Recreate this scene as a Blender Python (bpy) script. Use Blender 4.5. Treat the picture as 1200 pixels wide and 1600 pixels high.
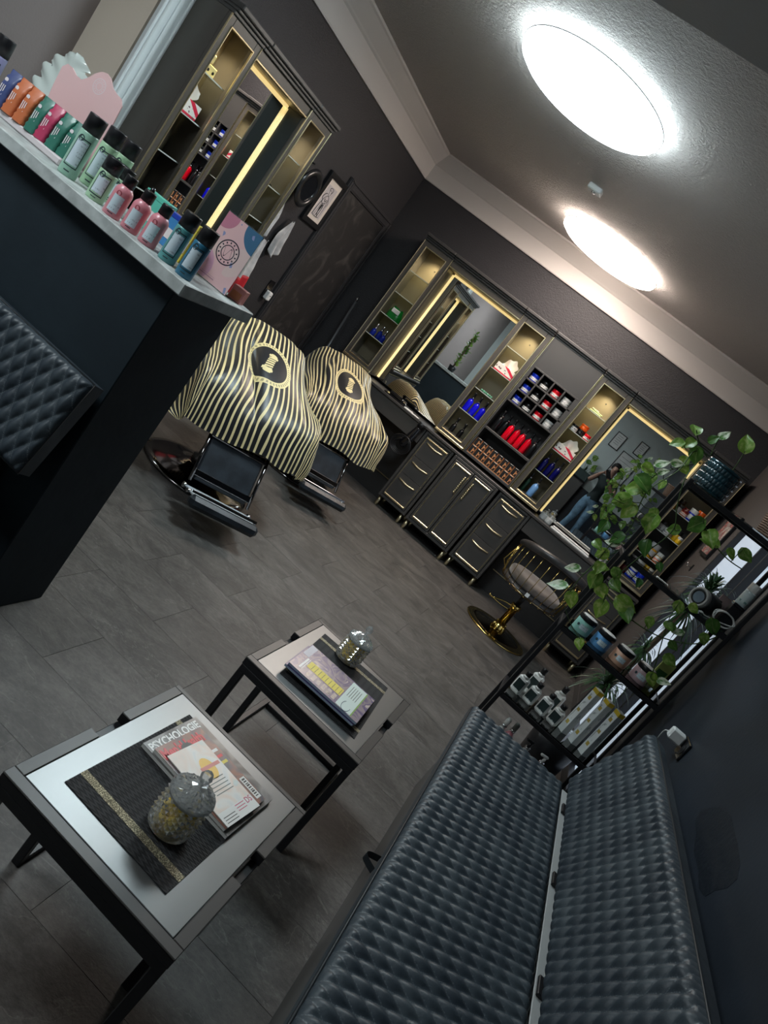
import bpy, bmesh, math, random
from mathutils import Vector, Matrix, Euler
for o in list(bpy.data.objects): bpy.data.objects.remove(o)
SC = bpy.context.scene; COL = SC.collection
PI = math.pi; random.seed(7)
# ------------------------------------------------------------------ camera
# rows: camera right / down / forward in world axes (x along the back wall, y into the room, z up)
RC = ((0.74135973, 0.28839218, 0.60598325), (0.64401555, -0.05175039, -0.76326002), (-0.18875835, 0.95611289, -0.2240947))
FPX = 1159.87; CAMZ = 1.5
cam = bpy.data.objects.new('camera', bpy.data.cameras.new('camera')); COL.objects.link(cam)
cam.data.sensor_fit = 'VERTICAL'; cam.data.sensor_height = 36.0; cam.data.lens = FPX / 1600 * 36.0
cam.data.clip_start = 0.02; cam.data.clip_end = 60
r_, d_, f_ = [Vector(a).normalized() for a in RC]
cam.matrix_world = Matrix(((r_.x, -d_.x, -f_.x, 0), (r_.y, -d_.y, -f_.y, 0), (r_.z, -d_.z, -f_.z, CAMZ), (0, 0, 0, 1)))
SC.camera = cam
SC.view_settings.view_transform = 'Standard'; SC.view_settings.look = 'None'
SC.view_settings.gamma = 1.0; SC.view_settings.use_curve_mapping = False
SC.view_settings.exposure = 0.0
W = bpy.data.worlds.new('world'); SC.world = W; W.use_nodes = True
W.node_tree.nodes['Background'].inputs[0].default_value = (0.5, 0.6, 0.75, 1)
W.node_tree.nodes['Background'].inputs[1].default_value = 0.05
LAMP1 = 30.0; LAMP2 = 24.0; LAMP3 = 25.0      # diffuser emission of the ceiling lamps

def ray(px, py):
    a, b = (px - 600) / FPX, (py - 800) / FPX
    return r_ * a + d_ * b + f_
def onz(px, py, z): d = ray(px, py); t = (z - CAMZ) / d.z; return Vector((0, 0, CAMZ)) + d * t
def ony(px, py, y): d = ray(px, py); t = y / d.y; return Vector((0, 0, CAMZ)) + d * t
def onx(px, py, x): d = ray(px, py); t = x / d.x; return Vector((0, 0, CAMZ)) + d * t

# ------------------------------------------------------------------ tagging helpers
def tag(o, label=None, cat=None, group=None, kind=None):
    if label: o['label'] = label
    if cat: o['category'] = cat
    if group: o['group'] = group
    if kind: o['kind'] = kind
    return o
def thing(name, label, cat, loc=(0, 0, 0), rz=0, group=None):
    o = bpy.data.objects.new(name, None); COL.objects.link(o); o.empty_display_size = .05
    o.location = loc; o.rotation_euler = (0, 0, rz)
    return tag(o, label, cat, group)
def copy_tree(o, parent=None, loc=None, rz=None, label=None):
    c = o.copy(); COL.objects.link(c)
    if parent: c.parent = parent
    if loc is not None: c.location = loc
    if rz is not None: c.rotation_euler = (0, 0, rz)
    if label: c['label'] = label
    for ch in list(o.children): copy_tree(ch, c)
    return c

# ------------------------------------------------------------------ shader helpers
class S:
    """a shader socket with arithmetic"""
    def __init__(s, nt, sock): s.nt = nt; s.k = sock
    def m(s, op, o=None, o2=None):
        n = s.nt.nodes.new('ShaderNodeMath'); n.operation = op
        s.nt.links.new(s.k, n.inputs[0])
        for i, q in ((1, o), (2, o2)):
            if q is None: continue
            if isinstance(q, S): s.nt.links.new(q.k, n.inputs[i])
            else: n.inputs[i].default_value = q
        return S(s.nt, n.outputs[0])
    def __add__(s, o): return s.m('ADD', o)
    def __sub__(s, o): return s.m('SUBTRACT', o)
    def __mul__(s, o): return s.m('MULTIPLY', o)
    def __truediv__(s, o): return s.m('DIVIDE', o)
    def gt(s, o): return s.m('GREATER_THAN', o)
    def lt(s, o): return s.m('LESS_THAN', o)
    def fr(s): return s.m('FRACT')
    def ab(s): return s.m('ABSOLUTE')
    def floor(s): return s.m('FLOOR')
    def sin(s): return s.m('SINE')
    def sqrt(s): return s.m('SQRT')
    def mx(s, o): return s.m('MAXIMUM', o)
    def mn(s, o): return s.m('MINIMUM', o)
    def clamp(s):
        r = s.m('ADD', 0.0); r.k.node.use_clamp = True; return r
    def smooth(s, a, b):
        n = s.nt.nodes.new('ShaderNodeMapRange'); n.interpolation_type = 'SMOOTHSTEP'
        n.inputs[1].default_value = a; n.inputs[2].default_value = b
        s.nt.links.new(s.k, n.inputs[0]); return S(s.nt, n.outputs[0])
def rgb(c): return (c[0], c[1], c[2], 1)
def lin(r, g, b):
    f = lambda v: (v / 255 / 12.92) if v / 255 <= .04045 else ((v / 255 + .055) / 1.055) ** 2.4
    return (f(r), f(g), f(b))
class Mat:
    """principled material with optional node-built colour"""
    def __init__(s, name, col=(.5, .5, .5), rough=.5, metal=0, spec=.5, emit=None, estr=0, trans=0, ior=1.45, alpha=1, coat=0, bump=None, vary=None, sheen=0, aniso=0):
        s.m = bpy.data.materials.new(name); s.m.use_nodes = True; s.nt = s.m.node_tree
        s.b = s.nt.nodes['Principled BSDF']; I = s.b.inputs
        I['Base Color'].default_value = rgb(col); I['Roughness'].default_value = rough; I['Metallic'].default_value = metal
        I['Specular IOR Level'].default_value = spec; I['IOR'].default_value = ior
        I['Transmission Weight'].default_value = trans; I['Alpha'].default_value = alpha; I['Coat Weight'].default_value = coat
        I['Coat Roughness'].default_value = .08
        if sheen: I['Sheen Weight'].default_value = sheen
        if emit: I['Emission Color'].default_value = rgb(emit); I['Emission Strength'].default_value = estr
        if vary:   # (scale, amount, stretch)
            st = vary[2] if len(vary) > 2 else (1, 1, 1)
            t = s.noise(vary[0], 4, stretch=st).smooth(.3, .7)
            a = vary[1]; s.colour(s.mix(t, [c * (1 - a) for c in col], [c * (1 + a) for c in col]))
        if bump:   # (scale, strength, distance)
            s.bump(s.noise(bump[0], bump[3] if len(bump) > 3 else 3), bump[1], bump[2])
    def coord(s, kind='Object', stretch=(1, 1, 1), off=None):
        t = s.nt.nodes.new('ShaderNodeTexCoord'); mp = s.nt.nodes.new('ShaderNodeMapping')
        mp.inputs['Scale'].default_value = stretch
        s.nt.links.new(t.outputs[kind], mp.inputs['Vector'])
        if off is not None:
            s.nt.links.new(off.k, mp.inputs['Location'])
        return mp.outputs[0]
    def xyz(s, kind='Object'):
        t = s.nt.nodes.new('ShaderNodeTexCoord'); x = s.nt.nodes.new('ShaderNodeSeparateXYZ')
        s.nt.links.new(t.outputs[kind], x.inputs[0]); return [S(s.nt, o) for o in x.outputs]
    def rand(s):
        return S(s.nt, s.nt.nodes.new('ShaderNodeObjectInfo').outputs['Random'])
    def noise(s, scale, detail=3, kind='Object', stretch=(1, 1, 1), off=None, rough=.55, dist=0):
        n = s.nt.nodes.new('ShaderNodeTexNoise'); n.inputs['Scale'].default_value = scale; n.inputs['Detail'].default_value = detail
        n.inputs['Roughness'].default_value = rough; n.inputs['Distortion'].default_value = dist
        s.nt.links.new(s.coord(kind, stretch, off), n.inputs['Vector']); return S(s.nt, n.outputs[0])
    def voronoi(s, scale, kind='Object', stretch=(1, 1, 1), col=False):
        n = s.nt.nodes.new('ShaderNodeTexVoronoi'); n.inputs['Scale'].default_value = scale
        s.nt.links.new(s.coord(kind, stretch), n.inputs['Vector']); return S(s.nt, n.outputs['Color' if col else 'Distance'])
    def mix(s, t, a, b):
        n = s.nt.nodes.new('ShaderNodeMix'); n.data_type = 'RGBA'; n.clamp_factor = True
        if isinstance(t, S): s.nt.links.new(t.k, n.inputs['Factor'])
        else: n.inputs['Factor'].default_value = t
        for nm, q in (('A', a), ('B', b)):
            k = [i for i in n.inputs if i.name == nm and i.type == 'RGBA'][0]
            if isinstance(q, S): s.nt.links.new(q.k, k)
            else: k.default_value = rgb(q)
        return S(s.nt, [o for o in n.outputs if o.type == 'RGBA'][0])
    def ramp(s, t, stops):
        n = s.nt.nodes.new('ShaderNodeValToRGB'); e = n.color_ramp.elements
        while len(e) < len(stops): e.new(.5)
        for el, (p, c) in zip(e, stops): el.position = p; el.color = rgb(c)
        s.nt.links.new(t.k, n.inputs[0]); return S(s.nt, n.outputs[0])
    def colour(s, c): s.nt.links.new(c.k, s.b.inputs['Base Color'])
    def inp(s, nm, v): s.nt.links.new(v.k, s.b.inputs[nm])
    def bump(s, h, strength=.3, dist=.01):
        n = s.nt.nodes.new('ShaderNodeBump'); n.inputs['Strength'].default_value = strength; n.inputs['Distance'].default_value = dist
        s.nt.links.new(h.k, n.inputs['Height']); s.nt.links.new(n.outputs[0], s.b.inputs['Normal'])

def thin_glass(name, tint=(.95, .97, .97), ior=1.5, base=.06, rough=.03, sparkle=0):
    m = Mat(name, tint, rough); nt = m.nt; out = nt.nodes['Material Output']
    tr = nt.nodes.new('ShaderNodeBsdfTransparent'); tr.inputs[0].default_value = rgb(tint)
    gl = nt.nodes.new('ShaderNodeBsdfGlossy'); gl.inputs['Roughness'].default_value = rough
    fz = nt.nodes.new('ShaderNodeFresnel'); fz.inputs[0].default_value = ior
    fac = (S(nt, fz.outputs[0]) + base).clamp(); mx = nt.nodes.new('ShaderNodeMixShader')
    nt.links.new(fac.k, mx.inputs[0]); nt.links.new(tr.outputs[0], mx.inputs[1]); nt.links.new(gl.outputs[0], mx.inputs[2]); nt.links.new(mx.outputs[0], out.inputs[0])
    if sparkle:  # even white diffuse share imitates sparkle of refracted lamp light
        df = nt.nodes.new('ShaderNodeBsdfDiffuse'); df.inputs[0].default_value = (.85, .87, .87, 1); tl = nt.nodes.new('ShaderNodeBsdfTranslucent'); tl.inputs[0].default_value = (.85, .87, .87, 1)
        ad = nt.nodes.new('ShaderNodeMixShader'); ad.inputs[0].default_value = .5; m2 = nt.nodes.new('ShaderNodeMixShader'); m2.inputs[0].default_value = sparkle
        nt.links.new(df.outputs[0], ad.inputs[1]); nt.links.new(tl.outputs[0], ad.inputs[2]); nt.links.new(mx.outputs[0], m2.inputs[1]); nt.links.new(ad.outputs[0], m2.inputs[2]); nt.links.new(m2.outputs[0], out.inputs[0])
    return m
def translucent(m, col, w=.4):
    nt = m.nt; out = nt.nodes['Material Output']; tl = nt.nodes.new('ShaderNodeBsdfTranslucent'); mx = nt.nodes.new('ShaderNodeMixShader'); mx.inputs[0].default_value = w
    if isinstance(col, S): nt.links.new(col.k, tl.inputs[0])
    else: tl.inputs[0].default_value = rgb(col)
    nt.links.new(m.b.outputs[0], mx.inputs[1]); nt.links.new(tl.outputs[0], mx.inputs[2]); nt.links.new(mx.outputs[0], out.inputs[0])

# ------------------------------------------------------------------ mesh builder
def mesh_obj(name, me, parent=None, loc=None, rz=None):
    o = bpy.data.objects.new(name, me); COL.objects.link(o)
    if parent: o.parent = parent
    if loc is not None: o.location = loc
    if rz is not None: o.rotation_euler = (0, 0, rz)
    return o
class MB:
    def __init__(s, M=None): s.v = []; s.f = []; s.mi = []; s.sm = []; s.uv = {}; s.M = M
    def add(s, vs, fs, m=0, sm=False):
        b = len(s.v)
        for p in vs:
            p = Vector(p); s.v.append(s.M @ p if s.M else p)
        for q in fs: s.f.append([b + i for i in q]); s.mi.append(m); s.sm.append(sm)
        return s
    def box(s, x0, x1, y0, y1, z0, z1, b=0, m=0):
        if x0 > x1: x0, x1 = x1, x0
        if y0 > y1: y0, y1 = y1, y0
        if z0 > z1: z0, z1 = z1, z0
        if b <= 0:
            vs = [(x, y, z) for x in (x0, x1) for y in (y0, y1) for z in (z0, z1)]
            return s.add(vs, [(0, 1, 3, 2), (4, 6, 7, 5), (0, 4, 5, 1), (2, 3, 7, 6), (0, 2, 6, 4), (1, 5, 7, 3)], m)
        b = min(b, (x1 - x0) / 2.01, (y1 - y0) / 2.01, (z1 - z0) / 2.01)
        vs = []; ix = {}
        X, Y, Z = (x0, x1), (y0, y1), (z0, z1)
        for i in (0, 1):
            for j in (0, 1):
                for k in (0, 1):
                    sx, sy, sz = (1 - 2 * i) * b, (1 - 2 * j) * b, (1 - 2 * k) * b
                    for a, p in (('x', (X[i], Y[j] + sy, Z[k] + sz)), ('y', (X[i] + sx, Y[j], Z[k] + sz)), ('z', (X[i] + sx, Y[j] + sy, Z[k]))):
                        ix[(i, j, k, a)] = len(vs); vs.append(p)
        fs = []
        for i in (0, 1):
            fs.append([ix[(i, 0, 0, 'x')], ix[(i, 1, 0, 'x')], ix[(i, 1, 1, 'x')], ix[(i, 0, 1, 'x')]][::(1 if i else -1)])
            fs.append([ix[(0, i, 0, 'y')], ix[(1, i, 0, 'y')], ix[(1, i, 1, 'y')], ix[(0, i, 1, 'y')]][::(-1 if i else 1)])
            fs.append([ix[(0, 0, i, 'z')], ix[(1, 0, i, 'z')], ix[(1, 1, i, 'z')], ix[(0, 1, i, 'z')]][::(1 if i else -1)])
        for i in (0, 1):
            for j in (0, 1):
                fs.append([ix[(i, j, 0, 'x')], ix[(i, j, 1, 'x')], ix[(i, j, 1, 'y')], ix[(i, j, 0, 'y')]][::(1 if i == j else -1)])
                fs.append([ix[(i, 0, j, 'x')], ix[(i, 1, j, 'x')], ix[(i, 1, j, 'z')], ix[(i, 0, j, 'z')]][::(-1 if i == j else 1)])
                fs.append([ix[(0, i, j, 'y')], ix[(1, i, j, 'y')], ix[(1, i, j, 'z')], ix[(0, i, j, 'z')]][::(1 if i == j else -1)])
                for k in (0, 1):
                    fs.append([ix[(i, j, k, a)] for a in 'xyz'][::(1 if (i + j + k) % 2 else -1)])
        return s.add(vs, fs, m)
    def cyl(s, p0, p1, r0, r1=None, n=16, m=0, sm=True, caps=True):
        return s.tube([p0, p1], [r0, r0 if r1 is None else r1], n, m, sm, caps)
    def tube(s, pts, r, n=8, m=0, sm=True, caps=True, closed=False):
        pts = [Vector(p) for p in pts]; L = len(pts)
        if not isinstance(r, (list, tuple)): r = [r] * L
        vs = []; up = None
        for i, p in enumerate(pts):
            if closed: t = pts[(i + 1) % L] - pts[i - 1]
            else: t = pts[min(i + 1, L - 1)] - pts[max(i - 1, 0)]
            t.normalize()
            if up is None:
                up = Vector((0, 0, 1)) if abs(t.z) < .9 else Vector((1, 0, 0))
            a = up - t * up.dot(t)
            if a.length < 1e-5: a = t.orthogonal()
            a.normalize(); up = a; c = t.cross(a)
            for k in range(n):
                w = 2 * PI * k / n; vs.append(p + (a * math.cos(w) + c * math.sin(w)) * r[i])
        fs = []
        for i in range(L if closed else L - 1):
            j = (i + 1) % L
            for k in range(n):
                k2 = (k + 1) % n; fs.append((i * n + k, i * n + k2, j * n + k2, j * n + k))
        s.add(vs, fs, m, sm)
        if caps and not closed:
            b = len(s.v) - len(vs)
            s.f.append([b + k for k in range(n)][::-1]); s.mi.append(m); s.sm.append(False)
            s.f.append([b + (L - 1) * n + k for k in range(n)]); s.mi.append(m); s.sm.append(False)
        return s
    def lathe(s, prof, n=20, c=(0, 0, 0), m=0, sm=True, ang=None, ms=None):
        """profile of (r, z) from bottom to top about the z axis through c"""
        vs = []; fs = []; mm = []
        for r, z in prof:
            for k in range(n):
                w = 2 * PI * k / n; vs.append((c[0] + r * math.cos(w), c[1] + r * math.sin(w), c[2] + z))
        for i in range(len(prof) - 1):
            for k in range(n):
                k2 = (k + 1) % n; fs.append((i * n + k, i * n + k2, (i + 1) * n + k2, (i + 1) * n + k))
        b0 = len(s.f); s.add(vs, fs, m, sm)
        if ms:
            for i in range(len(prof) - 1):
                for k in range(n): s.mi[b0 + i * n + k] = ms[i]
        b = len(s.v) - len(vs)
        if prof[0][0] > 1e-4: s.f.append([b + k for k in range(n)][::-1]); s.mi.append(ms[0] if ms else m); s.sm.append(False)
        if prof[-1][0] > 1e-4: s.f.append([b + (len(prof) - 1) * n + k for k in range(n)]); s.mi.append(ms[-1] if ms else m); s.sm.append(False)
        return s
    def prism(s, poly, h0, h1, fr, m=0, sm=False):
        """polygon (a, b) in the plane of frame fr = (origin, ea, eb, en), extruded from h0 to h1 along en"""
        o, ea, eb, en = [Vector(q) for q in fr]; n = len(poly)
        vs = [o + ea * a + eb * b + en * h for h in (h0, h1) for a, b in poly]
        fs = [list(range(n))[::-1], list(range(n, 2 * n))] + [(i, (i + 1) % n, n + (i + 1) % n, n + i) for i in range(n)]
        b = len(s.f); s.add(vs, fs, m, False)
        if sm:
            for i in range(b + 2, len(s.f)): s.sm[i] = True
        return s
    def grid(s, fn, nu, nv, m=0, sm=True, uv=None, wrap=False):
        """fn(u, v) for u, v in 0..1; uv(u, v) gives texture coordinates"""
        vs = [fn(i / nu, j / nv) for j in range(nv + 1) for i in range(nu + 1)]
        fs = [(j * (nu + 1) + i, j * (nu + 1) + i + 1, (j + 1) * (nu + 1) + i + 1, (j + 1) * (nu + 1) + i) for j in range(nv) for i in range(nu)]
        b = len(s.v); s.add(vs, fs, m, sm)
        if uv:
            for j in range(nv + 1):
                for i in range(nu + 1): s.uv[b + j * (nu + 1) + i] = uv(i / nu, j / nv)
        return s
    def mesh(s, name, mats):
        me = bpy.data.meshes.new(name); me.from_pydata([tuple(p) for p in s.v], [], s.f)
        if not isinstance(mats, (list, tuple)): mats = [mats]
        for q in mats: me.materials.append(q.m if isinstance(q, Mat) else q)
        me.polygons.foreach_set('material_index', s.mi); me.polygons.foreach_set('use_smooth', s.sm)
        if s.uv:
            l = me.uv_layers.new(name='UVMap')
            for lp in me.loops: l.data[lp.index].uv = s.uv.get(lp.vertex_index, (0, 0))
        bm = bmesh.new(); bm.from_mesh(me); bmesh.ops.recalc_face_normals(bm, faces=bm.faces); bm.to_mesh(me); bm.free()
        me.update(); return me
    def build(s, name, mats, parent=None, loc=None, rz=None):
        return mesh_obj(name, s.mesh(name, mats), parent, loc, rz)
def part(name, mats, parent, fn):
    b = MB(); fn(b); return b.build(name, mats, parent)
def text_obj(name, txt, size, mat, parent, loc, rot=(0, 0, 0), ext=.0003, align='LEFT', sx=1.0, bold=0):
    cu = bpy.data.curves.new(name, 'FONT'); cu.body = txt; cu.size = size; cu.extrude = ext; cu.align_x = align; cu.offset = bold
    cu.resolution_u = 3
    tmp = bpy.data.objects.new(name + '_t', cu); COL.objects.link(tmp)
    dg = bpy.context.evaluated_depsgraph_get(); me = bpy.data.meshes.new_from_object(tmp.evaluated_get(dg))
    bpy.data.objects.remove(tmp); me.materials.clear(); me.materials.append(mat.m)
    o = mesh_obj(name, me, parent); o.location = loc; o.rotation_euler = rot; o.scale = (sx, 1, 1); return o
def catmull(P, t):
    """P list of tuples; t in 0..1"""
    n = len(P) - 1; x = min(max(t, 0), 1) * n; i = min(int(x), n - 1); u = x - i
    p0, p1, p2, p3 = P[max(i - 1, 0)], P[i], P[i + 1], P[min(i + 2, n)]
    return tuple(.5 * ((2 * b) + (c - a) * u + (2 * a - 5 * b + 4 * c - d) * u * u + (3 * b - a - 3 * c + d) * u ** 3) for a, b, c, d in zip(p0, p1, p2, p3))
def smoothpath(P, n): return [Vector(catmull([tuple(p) for p in P], i / n)) for i in range(n + 1)]
# ------------------------------------------------------------------ materials
def gold_mat(name, col=(.72, .52, .24), rough=.24): return Mat(name, col, rough, 1.0)
M_GOLD = gold_mat('brushed_gold', (.80, .70, .45), .3)
M_BRASS = gold_mat('polished_brass', (.55, .40, .13), .14)
M_BRASSDK = gold_mat('dark_brass', (.22, .17, .10), .16)
M_CHROME = Mat('chrome', (.75, .76, .78), .12, 1)
M_BLACKMET = Mat('black_metal', (.012, .012, .014), .42, 0, bump=(260, .08, .001))
M_BLACK = Mat('black_plastic', (.010, .010, .012), .35)
M_BLACKGL = Mat('black_gloss', (.008, .008, .010), .12, coat=.4)
M_WHITE = Mat('white_plastic', (.78, .79, .78), .38)
M_PAPER = Mat('white_paper', (.80, .79, .76), .8)
M_MIRROR = Mat('mirror_silver', (.90, .92, .92), .0, 1)
M_GLASS = thin_glass('clear_glass', (.88, .92, .91), 1.5, .03)
M_CAB = Mat('charcoal_lacquer', (.060, .057, .055), .40, bump=(420, .05, .0008))
M_FRAME = Mat('bronze_grey_lacquer', (.085, .076, .066), .36, bump=(420, .05, .0008))
M_CARC = Mat('dark_carcass', (.030, .028, .028), .5)
M_NICHE = Mat('niche_back_panel', (.15, .125, .085), .42)

M_WALL = Mat('anthracite_wall_paint', (.038, .036, .039), .50, spec=.42)
M_WALL.bump(M_WALL.noise(95, 4) , .42, .012)
M_WALLR = Mat('brown_grey_wall_paint', (.075, .066, .062), .6, bump=(110, .25, .01), vary=(1.2, .18))
M_NAVY = Mat('navy_wall_paint', (.022, .029, .040), .46, bump=(60, .12, .006), vary=(1.6, .25))
M_MAUVE = Mat('mauve_wall_paint', (.27, .23, .22), .7, bump=(90, .2, .006))
M_BEIGE = Mat('beige_wall_paint', (.82, .72, .60), .65, bump=(70, .15, .004))
M_TEAL = Mat('grey_green_wall_paint', (.52, .58, .57), .6, bump=(90, .2, .006))
M_CEIL = Mat('woodchip_ceiling_paint', (.66, .61, .58), .75, spec=.2)
M_CEIL.bump(M_CEIL.noise(58, 5, rough=.65), .95, .03)
M_CORN = Mat('white_moulding', (.58, .54, .51), .6, bump=(180, .1, .002))
M_CASING = Mat('pale_casing_wood', (.78, .83, .83), .45, bump=(30, .1, .002))
M_BEAM = Mat('beam_paint', (.42, .43, .45), .6, bump=(90, .15, .006))

M_TILE = Mat('slate_floor_tile', (.1, .095, .09), .42, spec=.45)
def _tile():
    m = M_TILE; rn = m.rand()
    cb = m.nt.nodes.new('ShaderNodeCombineXYZ')
    for i, k in enumerate((37.0, 71.0, 13.0)): m.nt.links.new((rn * k).k, cb.inputs[i])
    off = S(m.nt, cb.outputs[0])
    a = m.noise(4.0, 8, stretch=(.9, 1.5, 1), off=off, rough=.66, dist=1.0)
    b = m.noise(55, 8, stretch=(.8, 1.2, 1), off=off, rough=.75)
    t = (a * .5 + b * .5).smooth(.36, .68)
    c = m.mix(t, (.046, .043, .041), (.160, .148, .138))
    v = (m.noise(2.0, 6, stretch=(.7, 1.8, 1), off=off, rough=.5, dist=2.5) - .5).ab().smooth(.006, .0)
    c = m.mix(v * .30, c, (.30, .29, .27))
    c2 = m.mix(rn * .22, c, (.06, .055, .05)); m.colour(c2)
    m.inp('Roughness', b.smooth(.2, .8) * .26 + .32)
    m.bump(b * .8 + a * .5, .5, .004)
_tile()
M_GROUT = Mat('tile_joint', (.22, .21, .20), .8)

# ------------------------------------------------------------------ the room
XL, XR, YB, YR, ZC = -2.96, 0.936, 6.72, -1.35, 2.80     # left wall, right wall, back wall, rear wall, ceiling
XREC, YREC = -3.26, 3.14                                  # recessed reception wall on the left
XN, YN = 0.90, 3.66                                       # bench wall on the right stands a little proud
def struct(name, b, mats, parent=None):
    o = b.build(name, mats, parent)
    if parent is None: o['kind'] = 'structure'
    return o
fl = struct('floor', MB().box(XREC - .1, XR + .1, YR - .1, YB + .1, -.08, -.004), M_GROUT)
TX, TY, GAP = .61, .2925, .00045
tile_mesh = {}
k0 = int((YR - 2.747) / TY) - 1
for k in range(k0, int((YB - 2.747) / TY) + 2):
    y0, y1 = 2.747 + k * TY, 2.747 + (k + 1) * TY
    y0, y1 = max(y0, YR), min(y1, YB)
    if y1 - y0 < .02: continue
    base = -1.232 if k % 2 == 0 else -1.538
    for n in range(-6, 8):
        x0, x1 = base + n * TX, base + (n + 1) * TX
        lo = XREC if y0 < YREC - .2 else XL
        hi = XN if y1 < YN else XR
        x0, x1 = max(x0, lo), min(x1, hi)
        if x1 - x0 < .03: continue
        w, d = x1 - x0 - 2 * GAP, y1 - y0 - 2 * GAP
        key = (round(w, 3), round(d, 3))
        if key not in tile_mesh:
            tile_mesh[key] = MB().box(-w / 2, w / 2, -d / 2, d / 2, -.004, 0, .0005).mesh('tile', M_TILE)
        mesh_obj('tile', tile_mesh[key], fl, ((x0 + x1) / 2, (y0 + y1) / 2, 0))

struct('wall_back', MB().box(XL - .5, XR + .12, YB, YB + .12, 0, ZC), M_WALL)
wl = MB().box(XL - .12, XL, YREC + .02, YB, 0, ZC)
struct('wall_left', wl, M_WALL)
struct('wall_reveal', MB().box(XREC - .02, XL - .02, YREC, YREC + .02, 0, ZC), M_BEIGE)
struct('wall_reception', MB().box(XREC - .12, XREC, YR, YREC + .02, 0, ZC), M_MAUVE)
# right wall round the glazed entrance door
DY0, DY1, DZ = 3.95, 5.52, 1.79
wr = MB().box(XR, XR + .12, DY1, YB, 0, ZC).box(XR, XR + .12, YN - .02, DY0, 0, ZC).box(XR, XR + .12, DY0, DY1, DZ, ZC)
struct('wall_right', wr, M_WALLR)
struct('wall_bench', MB().box(XN, XN + .15, YR, YN, 0, ZC), M_NAVY)
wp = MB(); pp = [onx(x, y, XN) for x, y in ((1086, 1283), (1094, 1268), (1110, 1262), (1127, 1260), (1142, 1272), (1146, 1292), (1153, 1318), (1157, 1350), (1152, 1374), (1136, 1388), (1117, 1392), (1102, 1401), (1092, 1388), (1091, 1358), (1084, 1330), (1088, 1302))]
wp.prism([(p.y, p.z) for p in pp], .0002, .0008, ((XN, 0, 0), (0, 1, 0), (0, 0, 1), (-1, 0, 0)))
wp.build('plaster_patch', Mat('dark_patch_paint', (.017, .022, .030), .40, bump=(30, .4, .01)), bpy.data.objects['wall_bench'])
rw = MB().box(XREC, XN, YR - .1, YR, 0.98, ZC, m=0).box(XREC, XN, YR - .1, YR, 0, .98, m=1)
struct('wall_rear', rw, [M_TEAL, M_NAVY])
struct('ceiling', MB().box(XREC - .1, XR + .12, YR - .1, YB + .1, ZC, ZC + .1), M_CEIL)
# cornices
prof = [(0, 2.525), (.018, 2.525), (.022, 2.535), (.022, 2.672), (.034, 2.684), (.040, 2.694), (.105, 2.775), (.118, 2.785), (.118, 2.80), (0, 2.80)]
cb = MB().prism(prof, XL, XR, ((0, YB, 0), (0, -1, 0), (0, 0, 1), (1, 0, 0)))
t1 = struct('trim_1', cb, M_CORN)
cl = MB().prism(prof, YREC, YB - .02, ((XL, 0, 0), (1, 0, 0), (0, 0, 1), (0, 1, 0)))
t2 = struct('trim_2', cl, M_CORN)
def meander(b, o, e, up, n, w, h, t, q):
    """greek key relief: square spirals of strip width q raised by t"""
    nrm = Vector(up).cross(Vector(e)); nrm.normalize()
    for i in range(n):
        x = i * w; u = w / 6.0; v = h / 6.0
        seg = [(0, 0, w, .6), (0, 0, .6, 6), (0, 5.4, 4.8, 6), (4.2, 1.8, 4.8, 6), (1.6, 1.8, 4.8, 2.4), (1.6, 1.8, 2.2, 4.2), (1.6, 3.6, 3.2, 4.2)]
        for a0, b0, a1, b1 in seg:
            if a1 == w: a1 = 6
            A0, A1, B0, B1 = x + a0 * u, x + a1 * u, b0 * v, b1 * v
            pts = [Vector(o) + Vector(e) * a + Vector(up) * bb + nrm * hh for hh in (0, t) for a, bb in ((A0, B0), (A1, B0), (A1, B1), (A0, B1))]
            b.add(pts, [(4, 5, 6, 7), (0, 1, 5, 4), (1, 2, 6, 5), (2, 3, 7, 6), (3, 0, 4, 7)])
    return b
mr = meander(MB(), (XL + .06, YB - .0219, 2.560), (1, 0, 0), (0, 0, 1), 64, .060, .085, .0065, .01).build('greek_key_relief', M_CORN, t1)
mr['kind'] = 'stuff'
mr = meander(MB(), (XL + .0219, YREC + .04, 2.560), (0, 1, 0), (0, 0, 1), 58, .060, .085, .0065, .01)
mr2 = mr.build('greek_key_relief', M_CORN, t2); mr2['kind'] = 'stuff'
# ceiling beam near the entrance side, door casing on the left
struct('trim_3', MB().box(XREC, XN, 2.02, 2.36, 2.62, ZC, .004), M_BEAM)
ca = MB().box(XL, XL + .028, 3.13, 3.30, 0, 2.42, .004)
ca.box(XL, XL + .040, 3.145, 3.175, 0, 2.42, .004).box(XL, XL + .036, 3.20, 3.225, 0, 2.42, .004).box(XL, XL + .036, 3.26, 3.285, 0, 2.42, .004).box(XL, XL + .05, 3.12, 3.31, 2.38, 2.44, .006)
struct('trim_4', ca, M_CASING)
struct('baseboard_right', MB().box(XR - .012, XR, DY1 + .02, YB, 0, .07, .002).box(XR - .012, XR, YN, DY0 - .03, 0, .07, .002), M_WALLR)
struct('baseboard_left', MB().box(XL, XL + .014, 3.32, 5.58, 0, .08, .002), M_WALL)
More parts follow.
